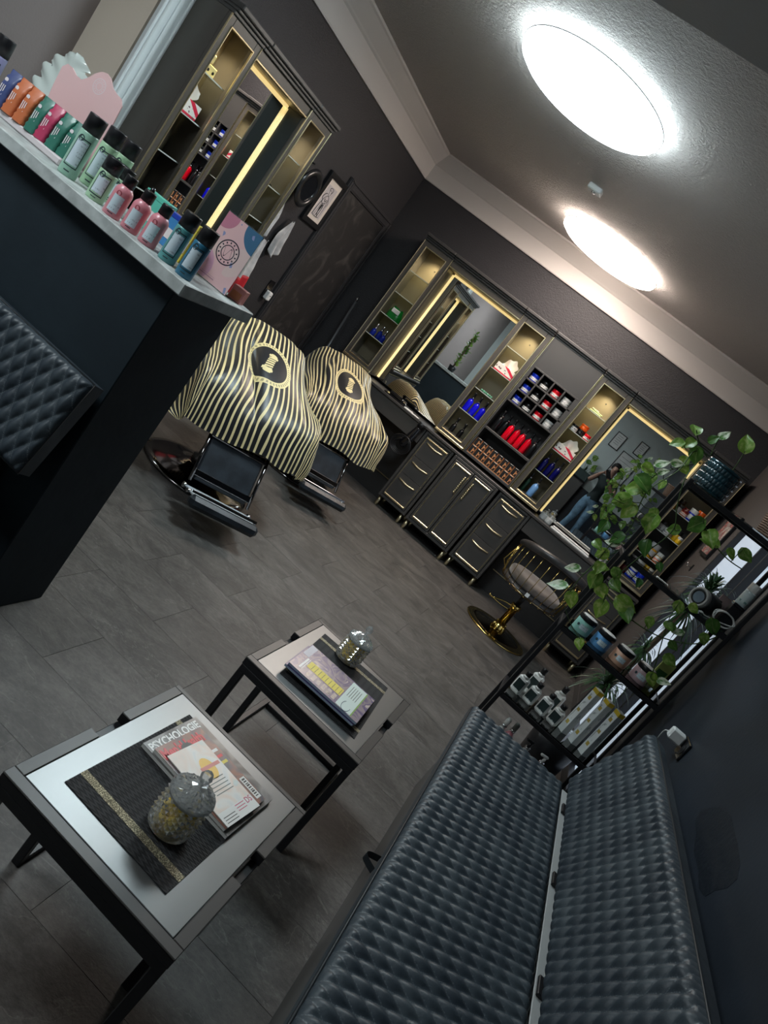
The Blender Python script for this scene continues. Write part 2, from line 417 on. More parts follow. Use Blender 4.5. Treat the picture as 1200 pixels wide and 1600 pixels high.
# glazed entrance door with frosted film
d1 = tag(bpy.data.objects.new('door_1', None), 'frosted glass entrance door in a black frame on right wall', 'door', kind='structure'); COL.objects.link(d1)
d1.location = (XR, 0, 0)
M_FROST = Mat('frosted_daylight_glass', (.55, .62, .70), .55, emit=(.50, .60, .74), estr=.50)
part('pane', M_FROST, d1, lambda b: b.box(.03, .04, DY0 + .03, DY1 - .02, .06, DZ - .02))
def _df(b):
    for y in (DY0, 4.40, 4.62, DY1 - .03): b.box(-.012, .035, y, y + .028, 0.0, DZ, .003)
    b.box(-.012, .035, DY0, DY1, DZ - .03, DZ, .003); b.box(-.012, .035, DY0, DY1, 0, .07, .003)
part('frame', M_BLACKMET, d1, _df)

# ------------------------------------------------------------------ ceiling lamps
def ceiling_lamp(x, y, strength, col, label, k=1.0):
    t = thing('ceiling_lamp', label, 'ceiling lamp', (x, y, ZC))
    part('base_plate', M_WHITE, t, lambda b: b.lathe([(.405, -.03), (.405, 0)], 64))
    em = Mat('lamp_diffuser', (.9, .9, .9), .4, emit=col, estr=strength)
    part('diffuser', em, t, lambda b: b.lathe([(.0, -.098), (.16, -.095), (.30, -.088), (.385, -.075), (.418, -.058), (.425, -.042), (.42, -.03), (.405, -.026)], 64))
    part('trim_ring', M_CHROME, t, lambda b: b.tube([(.4275 * math.cos(i * PI / 48), .4275 * math.sin(i * PI / 48), -.034) for i in range(96)], .004, 6, closed=True))
    for c in t.children: c.scale = (k, k, 1)
    return t
ceiling_lamp(-1.155, 3.575, LAMP1, (.80, .95, 1.0), 'round flush ceiling lamp giving cool white light, above the barber chairs', .92)
ceiling_lamp(-1.05, 5.93, LAMP2, (1.0, .86, .76), 'round flush ceiling lamp giving warmer light, beside the back cornice')
ceiling_lamp(-2.10, .70, LAMP3, (.86, .96, 1.0), 'round flush ceiling lamp over the waiting area in front of reception')
t = thing('ceiling_sensor', 'small white sensor box fixed to the ceiling between the two lamps', 'sensor', (-1.18, 4.86, ZC))
part('housing', M_WHITE, t, lambda b: b.box(-.05, .05, -.035, .035, -.035, 0, .006))
part('lens', M_CHROME, t, lambda b: b.lathe([(0, -.045), (.012, -.042), (.016, -.035)], 16))
# ------------------------------------------------------------------ back-wall and left-wall furniture
YF = 6.40            # front plane of the towers on the back wall
M_LED = Mat('warm_led_strip', (.9, .8, .5), .5, emit=(1.0, .74, .30), estr=.82)
M_SPOT = Mat('spot_lens', (1, .9, .7), .4, emit=(1.0, .80, .42), estr=14)
M_REVEAL = Mat('olive_bronze_reveal', (.085, .072, .042), .30, .3)
M_SOFFIT = Mat('gold_soffit', (.40, .31, .15), .36, .4)
M_REVDK = Mat('dark_teal_reveal', (.022, .028, .028), .35)
M_GLSH = thin_glass('glass_shelf', (.90, .94, .92), 1.5, .02)
M_GLSHEDGE = Mat('glass_shelf_edge', (.55, .60, .55), .15, 0, spec=.8)
SHELVES = (1.150, 1.370, 1.585, 1.805)
def strip_frame(b, x0, x1, z0, z1, w, y0, y1, bv=.002, m=0):
    b.box(x0, x0 + w, y0, y1, z0, z1, bv, m); b.box(x1 - w, x1, y0, y1, z0, z1, bv, m)
    b.box(x0 + w, x1 - w, y0, y1, z1 - w, z1, bv, m); b.box(x0 + w, x1 - w, y0, y1, z0, z0 + w, bv, m)
def crown(b, x0, x1, y=-.0, over=.035, z=2.085):
    b.box(x0, x1, y - .012, .28, z, z + .018, .003); b.box(x0, x1, y - .028, .28, z + .018, z + .034, .004); b.box(x0, x1, y - .045, .28, z + .034, z + .060, .005)
def tower(root, label, loc, rz, w=.315, depth=.31, z0=.872, z1=2.085, shelves=SHELVES, grp='lit display towers with gold beading', spot=13.0, niche=None):
    t = thing(root, label, 'display cabinet', loc, rz, grp)
    D = depth; th = .018
    def carc(b):
        b.box(0, th, .02, D, z0, z1); b.box(w - th, w, .02, D, z0, z1); b.box(th, w - th, .02, D, z1 - th, z1); b.box(th, w - th, .02, D, z0, z0 + .058)
    part('carcass', M_FRAME, t, carc)
    part('back_panel', niche or M_NICHE, t, lambda b: b.box(th, w - th, D - .06, D - .05, z0 + .058, z1 - th))
    fw = .052
    part('front_frame', M_FRAME, t, lambda b: strip_frame(b, 0, w, z0, z1, fw, 0, .022, .003))
    def bead(b):
        strip_frame(b, fw - .008, w - fw + .008, z0 + fw - .008, z1 - fw + .008, .008, -.006, .004, .002)
    part('inner_bead', M_GOLD, t, bead)
    def bead2(b):
        b.box(.001, .006, -.006, .006, z0, z1, .002); b.box(w - .006, w - .001, -.006, .006, z0, z1, .002)
        b.box(.001, w - .001, -.014, .006, z0, z0 + .022, .004)
    part('outer_bead', M_GOLD, t, bead2)
    for z in shelves:
        part('shelf', M_GLSH, t, lambda b: b.box(th + .002, w - th - .002, .04, D - .062, z - .006, z, 0))
        part('shelf_edge', M_GLSHEDGE, t, lambda b: b.box(th + .002, w - th - .002, .036, .0395, z - .006, z, 0))
    part('crown', M_CAB, t, lambda b: crown(b, .001, w - .001))
    sp = part('spot_lamp', [M_CHROME, M_SPOT], t, lambda b: b.lathe([(.030, z1 - th - .012), (.032, z1 - th - .004), (.032, z1 - th)], 20, (w / 2, D * .5, 0), 0).lathe([(0, z1 - th - .0135), (.024, z1 - th - .0125)], 20, (w / 2, D * .5, 0), 1))
    part('cable_hole', M_BLACK, t, lambda b: b.tube([(w / 2, D - .0605, 1.93), (w / 2, D - .0625, 1.93)], .006, 12))
    l = bpy.data.lights.new('spot_lamp_light', 'SPOT'); l.energy = spot; l.color = (1, .84, .50); l.spot_size = 2.2; l.spot_blend = .9; l.shadow_soft_size = .02
    lo = bpy.data.objects.new('spot_lamp_light', l); COL.objects.link(lo); lo.parent = t; lo.location = (w / 2, D * .5, z1 - th - .02)
    return t
def mirror_unit(label, loc, rz, w, depth=.31, z0=.872, z1=2.085, rev=None):
    rev = rev or M_REVEAL
    t = thing('wall_mirror', label, 'mirror', loc, rz, 'salon mirrors framed by lit strips')
    ym = depth - .09
    part('mirror_glass', M_MIRROR, t, lambda b: b.box(.004, w - .004, ym, ym + .006, z0, 2.005))
    part('back_board', M_CARC, t, lambda b: b.box(.001, w - .001, ym + .007, depth - .005, z0, z1))
    part('header', M_FRAME, t, lambda b: b.box(.002, w - .002, .006, ym, 2.032, z1, .003))
    part('header_bead', M_GOLD, t, lambda b: b.box(.002, w - .002, -.002, .010, 2.022, 2.034, .003))
    part('side_reveal', rev, t, lambda b: b.box(.0015, .006, .024, ym - .001, z0 + .02, 2.018))
    part('side_reveal', rev, t, lambda b: b.box(w - .006, w - .0015, .024, ym - .001, z0 + .02, 2.018))
    part('soffit', M_SOFFIT, t, lambda b: b.box(.006, w - .006, .012, ym - .001, 2.020, 2.031))
    def led(b):
        b.box(.006, .022, ym - .016, ym - .0005, z0 + .01, 2.004); b.box(w - .022, w - .006, ym - .016, ym - .0005, z0 + .01, 2.004)
        b.box(.022, w - .022, ym - .018, ym - .0005, 2.000, 2.018)
    part('led_strip', M_LED, t, led)
    part('crown', M_CAB, t, lambda b: crown(b, .003, w - .003))
    return t
TW = [(-2.480, -2.160), (-1.378, -1.060), (-.536, -.230), (.526, .860)]
tower('display_tower', 'narrow lit display tower in the corner, green and blue items on its glass shelves', (TW[0][0], YF, 0), 0, TW[0][1] - TW[0][0])
tower('display_tower', 'lit display tower with tissue box and three bright blue spray bottles beside jar cubbies', (TW[1][0], YF, 0), 0, TW[1][1] - TW[1][0])
tower('display_tower', 'narrow lit display tower with orange and red jars, right of the jar cubbies', (TW[2][0], YF, 0), 0, TW[2][1] - TW[2][0])
tower('display_tower', 'narrow display tower packed with colourful jars behind the plant rack', (TW[3][0], YF, 0), 0, TW[3][1] - TW[3][0], shelves=(1.16, 1.39, 1.59, 1.80), spot=2.5, niche=M_CARC)
mirror_unit('tall salon mirror between the corner tower and the tissue-box tower', (TW[0][1], YF, 0), 0, TW[1][0] - TW[0][1])
mirror_unit('tall salon mirror beside the plant rack reflecting the photographer', (TW[2][1], YF, 0), 0, TW[3][0] - TW[2][1])
# left wall unit
XF = -2.72
tower('display_tower', 'lit display tower on the left wall beside the pale door casing', (XF, 3.275, 0), PI / 2, .32, .235)
tower('display_tower', 'lit display tower on the left wall beside the black hat', (XF, 4.265, 0), PI / 2, .325, .235)
mirror_unit('tall salon mirror on the left wall between two lit towers', (XF, 3.595, 0), PI / 2, .67, .235, rev=M_REVDK)
# centre shelf unit with jar cubbies
CX0, CX1 = TW[1][1] + .003, TW[2][0] - .003
t = thing('shelf_unit', 'open charcoal shelf unit with twelve jar cubbies between two towers', 'shelf unit', (CX0, YF, 0))
w = CX1 - CX0; th = .022
GX = [.031, .133, .249, .363, .471]; GZ = [1.457, 1.574, 1.690, 1.804]
def _c(b):
    b.box(.001, th, .004, .26, .872, 2.085); b.box(w - th, w - .001, .004, .26, .872, 2.085); b.box(th, w - th, .004, .26, .872, .895, .002)
part('carcass', M_CAB, t, _c)
part('back_panel', M_CARC, t, lambda b: b.box(th, w - th, .245, .26, .895, 2.08))
part('top_panel', M_CAB, t, lambda b: b.box(th, w - th, .008, .026, 1.812, 2.085))
def _g(b):
    for z in GZ: b.box(th, w - th, .006, .244, z - .007, z + .007, .002)
    for x in GX[1:-1]:
        for i in range(3): b.box(x - .007, x + .007, .006, .244, GZ[i] + .007, GZ[i + 1] - .007, .002)
    b.box(th, GX[0] + .004, .006, .244, GZ[0] + .007, GZ[3] - .007); b.box(GX[4] - .004, w - th, .006, .244, GZ[0] + .007, GZ[3] - .007)
part('cubby_grid', M_CAB, t, _g)
part('shelf', M_CAB, t, lambda b: b.box(th, w - th, .006, .244, 1.150, 1.170, .002))
part('crown', M_CAB, t, lambda b: crown(b, .003, w - .003, .03))
part('edge_bead', M_GOLD, t, lambda b: b.box(.001, .006, -.003, .004, .872, 2.085, .001).box(w - .006, w - .001, -.003, .004, .872, 2.085, .001))

# worktop and base cabinets
WT = .845
wt = MB().box(-2.49, .872, 6.345, YB - .003, WT - .024, WT, .004)
tag(wt.build('worktop', M_CAB), 'long dark charcoal worktop under the mirrors and display towers', 'worktop')
def bow_handle(b, x0, x1, z, y, m=0, drop=.007):
    P = [(x0, y + .018, z), (x0, y - .004, z - .0), (x0 + (x1 - x0) * .18, y - .014, z - drop * .4), ((x0 + x1) / 2, y - .018, z - drop), (x1 - (x1 - x0) * .18, y - .014, z - drop * .4), (x1, y - .004, z), (x1, y + .018, z)]
    b.tube(smoothpath(P, 24), [.0045 + .0025 * math.sin(PI * i / 24) for i in range(25)], 8, m)
def v_handle(b, x, z0, z1, y, m=0):
    n = 36
    b.tube([(x + .004 * math.sin(i * 1.5), y - .016 + .003 * math.cos(i * 1.5), z0 + (z1 - z0) * i / n) for i in range(n + 1)], [.005 + .003 * abs(math.sin(i * .75)) for i in range(n + 1)], 8, m)
    b.cyl((x, y - .014, z0 + .01), (x, y + .005, z0 + .01), .005, n=8, m=m); b.cyl((x, y - .014, z1 - .01), (x, y + .005, z1 - .01), .005, n=8, m=m)
def base_cabinet(label, x0, x1, kind, y0=6.365, zt=.818, depth=.33):
    t = thing('base_cabinet', label, 'cabinet', (x0, y0, 0), 0, 'charcoal base cabinets on gold legs')
    w = x1 - x0; zb = .10
    part('carcass', M_CAB, t, lambda b: b.box(0, w, .02, depth, zb, zt, .003))
    part('plinth_frame', M_CAB, t, lambda b: strip_frame(b, 0, w, zb, zt, .026, 0, .02, .004))
    for x in (.03, w - .03):
        for y in (.05, depth - .05):
            part('leg', M_GOLD, t, lambda b: b.lathe([(.014, 0), (.016, .004), (.019, zb)], 14, (x, y, 0)))
    f0, f1 = .03, w - .03; zf0, zf1 = zb + .03, zt - .03
    if kind == 'drawers':
        zs = [zf0, zf0 + (zf1 - zf0) * .40, zf0 + (zf1 - zf0) * .68, zf1]
        for i in range(3):
            d = part('drawer', M_CAB, t, lambda b: b.box(f0, f1, -.004, .02, zs[i] + .0015, zs[i + 1] - .0015, .002))
            part('handle', M_GOLD, d, lambda b: bow_handle(b, w / 2 - .085, w / 2 + .085, zs[i + 1] - .055, -.006))
        def bd(b):
            b.box(f0 + .012, f1 - .012, -.014, -.003, zf1 - .026, zf1 - .012, .003); b.box(f0 + .012, f1 - .012, -.014, -.003, zf0 + .012, zf0 + .028, .003)
            b.box(f0 + .010, f0 + .016, -.010, -.003, zf0 + .02, zf1 - .02, .002); b.box(f1 - .016, f1 - .010, -.010, -.003, zf0 + .02, zf1 - .02, .002)
        part('bead_frame', M_GOLD, t, bd)
    else:
        xm = w / 2
        for a, c, hx in ((f0, xm - .004, xm - .045), (xm + .004, f1, xm + .045)):
            d = part('door', M_CAB, t, lambda b: b.box(a, c, -.004, .02, zf0, zf1, .003))
            def bd(b):
                b.box(a + .02, c - .02, -.014, -.003, zf1 - .034, zf1 - .020, .003); b.box(a + .02, c - .02, -.014, -.003, zf0 + .020, zf0 + .036, .003)
                b.box(a + .018, a + .024, -.010, -.003, zf0 + .03, zf1 - .03, .002); b.box(c - .024, c - .018, -.010, -.003, zf0 + .03, zf1 - .03, .002)
            part('bead_frame', M_GOLD, d, bd)
            part('handle', M_GOLD, d, lambda b: v_handle(b, hx, zf1 - .24, zf1 - .07, -.006))
    return t
base_cabinet('charcoal cabinet of three drawers with gold handles beside the hair dryer', -1.407, -1.092, 'drawers')
base_cabinet('charcoal two-door cabinet with gold handles in the middle of worktop', -1.075, -.592, 'doors', 6.345)
base_cabinet('charcoal cabinet of three drawers with gold handles beside the styling chair', -.572, -.238, 'drawers')
base_cabinet('charcoal cabinet with gold legs behind the plant rack', .545, .868, 'drawers')
base_cabinet('charcoal cabinet hidden behind the second barber chair in the corner', -2.48, -2.165, 'drawers')
# aprons (shallow drawers) and dark back panels of the knee spaces
for x0, x1, lab in ((-2.160, -1.412, 'hair dryer'), (-.233, .540, 'styling chair')):
    t = thing('worktop_apron', 'shallow charcoal apron under the worktop above the ' + lab, 'drawer front', (x0, 6.365, 0), 0, 'aprons under the worktop')
    w = x1 - x0
    part('front', M_CAB, t, lambda b: b.box(.002, w - .002, 0, .02, .672, .819, .003))
    part('box', M_CARC, t, lambda b: b.box(.01, w - .01, .0205, .28, .68, .818))
    t = thing('kick_panel', 'dark panel with a gold bottom edge in the knee space by the ' + lab, 'panel', (x0, 6.64, 0), 0, 'knee space panels')
    part('board', M_CARC, t, lambda b: b.box(.002, w - .002, .0, .02, .0, .672))
    part('gold_edge', M_GOLD, t, lambda b: b.box(.03, w - .03, -.012, -.0005, .205, .214, .002))

# low cabinets and shelf under the left-wall mirror
t = thing('low_cabinet', 'low charcoal cabinet row with gold trim under the left-wall mirror', 'cabinet', (XF, 3.275, 0), PI / 2)
part('top', M_CAB, t, lambda b: b.box(0, 1.315, -.03, .235, .846, .870, .004))
part('carcass', M_CAB, t, lambda b: b.box(0, 1.315, .0, .235, .10, .845, .003))
part('gold_trim', M_GOLD, t, lambda b: b.box(.01, 1.305, -.008, -.0005, .80, .812, .002))
part('gold_trim', M_GOLD, t, lambda b: b.box(.01, 1.305, -.008, -.0005, .115, .128, .002))
for i in range(4):
    d = part('door', M_CAB, t, lambda b: b.box(.02 + i * .32, .32 + i * .32, -.006, -.0005, .15, .79, .002))
    part('handle', M_GOLD, d, lambda b: b.tube([(.30 + i * .32, -.008, .55), (.30 + i * .32, -.022, .56), (.30 + i * .32, -.022, .70), (.30 + i * .32, -.008, .71)], .004, 8))
    part('leg', M_GOLD, t, lambda b: b.lathe([(.016, 0), (.019, .10)], 12, (.06 + i * .4, .05, 0)))
# ------------------------------------------------------------------ products on the shelves
_mc = {}
def plastic(r, g, b, rough=.3, trans=0):
    k = (r, g, b, rough, trans)
    if k not in _mc: _mc[k] = Mat('plastic_%d_%d_%d' % (r, g, b), lin(r, g, b), rough, trans=trans, coat=.2)
    return _mc[k]
M_SILVER = Mat('silver_collar', (.7, .7, .72), .25, 1)
def spray_bottle(label, loc, col, grp, r=.027, h=.115, rz=0, head='spray', cap=M_BLACK, group_cat='spray bottle', name='spray_bottle'):
    t = thing(name, label, group_cat, loc, rz, grp)
    part('body', col, t, lambda b: b.lathe([(r * .94, 0), (r, .004), (r, h * .78), (r * .92, h * .86), (r * .62, h * .95), (r * .45, h), (r * .45, h + .006)], 18))
    part('collar', M_SILVER, t, lambda b: b.lathe([(r * .52, h + .004), (r * .55, h + .016), (r * .48, h + .018)], 16))
    def hd(b):
        if head == 'spray':
            b.lathe([(r * .40, h + .017), (r * .34, h + .05)], 12).box(-.034, .016, -.010, .010, h + .045, h + .066, .005).box(-.028, -.018, -.005, .005, h + .012, h + .048, .003)
        elif head == 'pump':
            b.lathe([(r * .30, h + .017), (r * .26, h + .045)], 12).box(-.034, .012, -.008, .008, h + .043, h + .056, .004)
        else:
            b.lathe([(r * .5, h + .016), (r * .48, h + .05), (r * .3, h + .06), (0, h + .061)], 14)
    part('spray_head', cap, t, hd); return t
def jar(label, loc, col, lid, grp, r=.037, h=.052, band=None, rz=0, name='product_jar', cat='jar'):
    t = thing(name, label, cat, loc, rz, grp)
    part('body', col, t, lambda b: b.lathe([(r * .95, 0), (r, .003), (r, h * .62), (r * .97, h * .64)], 22))
    part('lid', lid, t, lambda b: b.lathe([(r * 1.0, h * .645), (r * 1.02, h * .66), (r * 1.02, h * .97), (r * .98, h)], 22))
    if band: part('paper_label', band, t, lambda b: b.lathe([(r * 1.006, h * .14), (r * 1.008, h * .16), (r * 1.008, h * .50), (r * 1.006, h * .52)], 22))
    return t
def text_band(name, base, ink, sc=170):
    m = Mat(name, base, .45); x, y, z = m.xyz('Object')
    a = m.noise(sc, 1, stretch=(1, 1, .35)).gt(.54); zz = ((z - .021).ab()).lt(.0045)
    m.colour(m.mix(a * zz, base, ink)); return m
M_BANDW = text_band('white_label_dark_print', (.80, .80, .78), (.03, .03, .03))
M_BANDS = text_band('silver_label_dark_print', (.55, .55, .55), (.02, .02, .02))
BLUE = plastic(22, 55, 200); RED = plastic(232, 14, 36); BLK = plastic(16, 16, 19); WHT = plastic(225, 224, 220); ORG = plastic(235, 96, 22); AMB = plastic(215, 150, 40); YEL = plastic(240, 190, 30); DRED = plastic(110, 16, 20); GRN = plastic(14, 120, 50)
rows = ['bottom', 'middle', 'top']
for ci, (nm, c, l, bd) in enumerate((('deep blue', BLUE, BLUE, M_BANDW), ('black', BLK, BLK, M_BANDW), ('bright red', RED, RED, M_BANDW), ('white', WHT, WHT, M_BANDW))):
    for ri in range(3):
        x = CX0 + (GX[ci] + GX[ci + 1]) / 2
        jar('%s styling jar with printed label in the %s row of cubbies' % (nm, rows[ri]), (x, YF + .075, GZ[ri] + .0075), c, l, 'styling jars in the cubbies', .041, .066, bd)
REDT = plastic(240, 8, 40, .12)
for i in range(7):
    c, lab = (BLK, 'glossy black spray bottle at the tissue-box end of bottle shelf') if i < 2 else (REDT, 'translucent red spray bottle in the row below the jar cubbies') if i < 6 else (BLK, 'black spray bottle after the last red bottle below the cubbies')
    spray_bottle(lab, (CX0 + .075 + i * .062, YF + .07 + .03 * (i % 2), 1.1705), c, 'spray bottles below the cubbies', .0285, .135, PI / 2)
# copper and black boxes, two tiers
M_COPBOX = Mat('black_box_copper_print', (.02, .018, .018), .4)
def _cb():
    m = M_COPBOX; x, y, z = m.xyz('Object'); cop = (.78, .33, .13)
    a = ((x - .006).ab()).lt(.0035) * ((z - .035).ab()).lt(.022)
    b = ((x - .016).ab()).lt(.005) * (((z - .035).ab()).lt(.012)) * (z * 190).sin().gt(-.2)
    e = z.lt(.006).mx(x.ab().gt(.0255)) ; tp = z.gt(.0735) * x.ab().lt(.016)
    c = m.mix((a.mx(b)).mx(e), (.018, .016, .016), cop); m.colour(m.mix(tp, c, (.65, .62, .58)))
_cb()
bx = None
for tier in range(2):
    for i in range(8):
        p = (CX0 + .054 + i * .0590, YF + .05 + tier * .008, .8955 + tier * .0765)
        if bx is None:
            bx = thing('product_box', 'small black and copper product box in the lower tier on lowest shelf', 'box', p, 0, 'copper printed boxes in two tiers')
            part('carton', M_COPBOX, bx, lambda b: b.box(-.0275, .0275, -.03, .03, 0, .075, .001)); part('lid_flap', M_COPBOX, bx, lambda b: b.box(-.026, .026, -.028, .028, .0751, .0757))
        else: copy_tree(bx, loc=p, label='small black and copper product box in the upper tier on lowest shelf' if tier else None)
# tissue boxes
M_TBOX = Mat('tissue_carton', (.8, .77, .72), .6)
def _tb():
    m = M_TBOX; x, y, z = m.xyz('Object')
    d = (x * .5 + z); r1 = ((d - .075).ab()).lt(.012); r0 = z.lt(.012)
    n = m.noise(38, 2).gt(.60) * z.lt(.045)
    c = m.mix(r1.mx(r0), (.82, .78, .72), (.72, .02, .06)); m.colour(m.mix(n, c, (.12, .05, .05)))
_tb()
M_TISS = Mat('tissue', (.86, .83, .76), .85)
def tissue_box(label, loc, rz=0, w=.185):
    t = thing('tissue_box', label, 'tissue box', loc, rz, 'tissue boxes on the towers')
    part('carton', M_TBOX, t, lambda b: b.box(-w / 2, w / 2, -.055, .055, 0, .075, .002))
    def ts(b):
        def f(u, v):
            a = (u - .5) * .13; k = math.sin(PI * u)
            return (a + .02 * v, .02 * math.sin(u * 9 + v * 3) * (1 - .3 * v), .0755 + v * (.03 + .055 * k ** .7) + .008 * math.sin(u * 14) * v)
        b.grid(f, 18, 6)
    part('tissue', M_TISS, t, ts); return t
tc = lambda i: (TW[i][0] + TW[i][1]) / 2
tissue_box('red and cream tissue box on the tower shelf above the green beads', (tc(1), YF + .115, 1.5855))
tissue_box('red and cream tissue box with upright tissue below the orange jar', (tc(2), YF + .115, 1.3705))
tissue_box('red and cream tissue box in the left-wall tower by the casing', (XF - .115, 3.435, 1.5855), PI / 2)
for i in range(3):
    spray_bottle('translucent cobalt blue spray bottle on the shelf below green beads', (tc(1) - .07 + i * .068, YF + .085, 1.1505), plastic(24, 22, 225, .12), 'blue spray bottles in the tissue-box tower', .027, .115, PI / 2)
    spray_bottle('dark cobalt blue spray bottle below the upright tissue', (tc(2) - .07 + i * .066, YF + .09 + .02 * (i % 2), 1.1505), plastic(10, 12, 90, .12), 'blue spray bottles below the upright tissue', .026, .12, PI / 2)
for i in range(2): spray_bottle('small black spray bottle on the floor of the tissue-box tower', (tc(1) - .05 + i * .085, YF + .09, .9305), BLK, 'black spray bottles in the tissue-box tower', .022, .075, PI / 2)
spray_bottle('pale sky blue spray bottle at the bottom of the orange-jar tower', (tc(2) + .005, YF + .075, .9305), plastic(120, 170, 225), None, .03, .12, PI / 2)
spray_bottle('dark green bottle in the shadow beside the sky blue bottle', (tc(2) - .078, YF + .10, .9305), plastic(25, 60, 40), None, .022, .12, PI / 2, 'cap')
# green glass beads, jars, odds and ends
M_GREENGL = Mat('green_glass_bead', (.35, .75, .55), .05, trans=.7, ior=1.4)
t = thing('bead_string', 'small heap of pale green glass beads on a tower shelf', 'beads', (tc(1), YF + .09, 1.3705))
for i in range(12): part('bead', M_GREENGL, t, lambda b: b.lathe([(0, 0), (.008, .003), (.011, .010), (.008, .017), (0, .020)], 10, (-.055 + (i % 6) * .021, -.012 + .022 * (i // 6), 0)))
jar('white jar with black print beside an orange jar in the tower', (tc(2) - .065, YF + .08, 1.5855), WHT, BLK, 'jars beside the tissue-box shelf', .034, .055, M_BANDW)
jar('orange jar standing on a black jar in the tower', (tc(2) - .002, YF + .11, 1.6365), ORG, ORG, 'jars beside the tissue-box shelf', .036, .05)
jar('black jar underneath the orange jar in the tower', (tc(2) - .002, YF + .11, 1.5855), BLK, BLK, 'jars beside the tissue-box shelf', .036, .05)
jar('red jar with pale label beside the orange jar', (tc(2) + .070, YF + .075, 1.5855), RED, RED, 'jars beside the tissue-box shelf', .033, .05, M_BANDW)
t = thing('comb_tray', 'pale green folded cloth and combs on the top tower shelf', 'cloth', (tc(2) - .01, YF + .09, 1.8055))
part('cloth', plastic(190, 205, 150, .7), t, lambda b: b.box(-.06, .05, -.03, .03, 0, .012, .004)); part('comb', plastic(150, 175, 110, .5), t, lambda b: b.box(-.03, .06, -.02, .012, .0125, .022, .003))
part('comb', plastic(210, 215, 190, .5), t, lambda b: b.box(-.05, .02, -.01, .02, .0225, .032, .003))
t = thing('towel_bag', 'bright green bag with a white tag on the corner tower shelf', 'bag', (tc(0) - .01, YF + .10, 1.3705))
def _bag(b):
    def f(u, v):
        a = u * 2 * PI; r = (.072 + .006 * math.sin(a * 5)) * (1 - .55 * max(0, v - .35)); return (r * 1.05 * math.cos(a), r * .6 * math.sin(a), v * .105 + .008 * math.sin(a * 3) * v)
    b.grid(f, 30, 8); b.lathe([(0, .0), (.07, .001)], 16)
part('body', plastic(10, 110, 40, .35), t, _bag); part('tag', WHT, t, lambda b: b.box(-.035, .045, -.046, -.038, .055, .095, .003))
for i in range(3): spray_bottle('small dark blue bottle with silver top on the corner tower shelf', (tc(0) - .075 + i * .055, YF + .09 + .025 * (i % 2), 1.1505), plastic(22, 40, 140, .15), 'blue bottles in the corner tower', .024, .06 + .012 * (i % 2), PI / 2, 'cap', M_SILVER)
# jars crowding the tower behind the plant rack
M_BANDO = text_band('orange_label_print', (.75, .65, .6), (.6, .1, .02))
X3 = TW[3][0]
def T4(lab, dx, dy, z, c, l, r, h, bd=None): jar(lab, (X3 + dx, YF + dy, z), c, l, 'jars in the tower behind the plant rack', r, h * 1.25, bd)
for z0, spec in ((1.5905, [('amber', AMB, BLK, .085, .16, .036, .09, None), ('grey', plastic(150, 145, 140), BLK, .100, .085, .030, .055, None), ('dark red', DRED, DRED, .165, .15, .036, .06, None), ('royal blue', BLUE, WHT, .205, .085, .034, .085, M_BANDW), ('rust orange', plastic(190, 70, 20), DRED, .150, .068, .032, .045, M_BANDO), ('orange', ORG, ORG, .265, .12, .034, .10, M_BANDO), ('blue capped', BLUE, WHT, .262, .062, .026, .035, None)]),
                 (1.3905, [('silver', plastic(170, 170, 172), BLK, .09, .11, .040, .07, M_BANDS), ('white', WHT, BLK, .170, .13, .040, .085, M_BANDS), ('silver printed', plastic(185, 185, 186), WHT, .150, .062, .030, .045, M_BANDS), ('yellow', YEL, BLK, .235, .12, .030, .08, None), ('bright yellow', YEL, WHT, .265, .066, .022, .05, None)]),
                 (1.1605, [('amber', AMB, BLK, .085, .15, .036, .10, None), ('red', DRED, DRED, .088, .072, .028, .045, None), ('silver topped', plastic(230, 165, 30), plastic(190, 190, 190), .165, .12, .042, .105, M_BANDS), ('yellow', YEL, WHT, .245, .13, .032, .075, None), ('orange', ORG, WHT, .235, .062, .028, .045, M_BANDO)]),
                 (.9305, [('dark red', DRED, BLK, .085, .12, .034, .08, None), ('cobalt blue', BLUE, WHT, .160, .12, .036, .09, M_BANDW), ('deep blue', BLUE, BLUE, .235, .12, .034, .07, M_BANDW), ('small blue', BLUE, WHT, .255, .062, .024, .04, M_BANDW)])):
    where = {1.5905: 'upper', 1.3905: 'second', 1.1605: 'third', .9305: 'lowest'}[z0]
    for nm, c, l, dx, dy, r, h, bd in spec: T4('%s jar on the %s shelf of the crowded tower' % (nm, where), dx, dy, z0, c, l, r, h, bd)
# left wall towers
t = thing('toy_house', 'small cream ornament with dark dots in the left-wall tower', 'ornament', (XF - .11, 3.435, 1.8055), PI / 2)
part('block', plastic(225, 205, 140, .5), t, lambda b: b.box(-.07, .07, -.03, .03, 0, .05, .004)); part('chimney', plastic(225, 205, 140, .5), t, lambda b: b.box(-.02, .03, -.02, .02, .0505, .10, .006).box(-.005, .015, -.012, .012, .1005, .13, .004))
for i in range(3): part('dot', M_BLACK, t, lambda b: b.tube([(-.045 + i * .045, -.0305, .022), (-.045 + i * .045, -.033, .022)], .008, 10))
t = thing('white_tube', 'white upright tube in the left-wall tower beside the hat', 'tube', (XF - .10, 4.40, 1.8055), PI / 2)
part('tube', M_WHITE, t, lambda b: b.box(-.018, .018, -.015, .015, 0.0, .12, .006)); part('cap', plastic(200, 195, 180), t, lambda b: b.box(-.015, .015, -.012, .012, .1205, .14, .004))
t = thing('scissors', 'black hair scissors lying on the left-wall tower shelf', 'scissors', (XF - .09, 4.43, 1.8055 - .22), PI / 2)
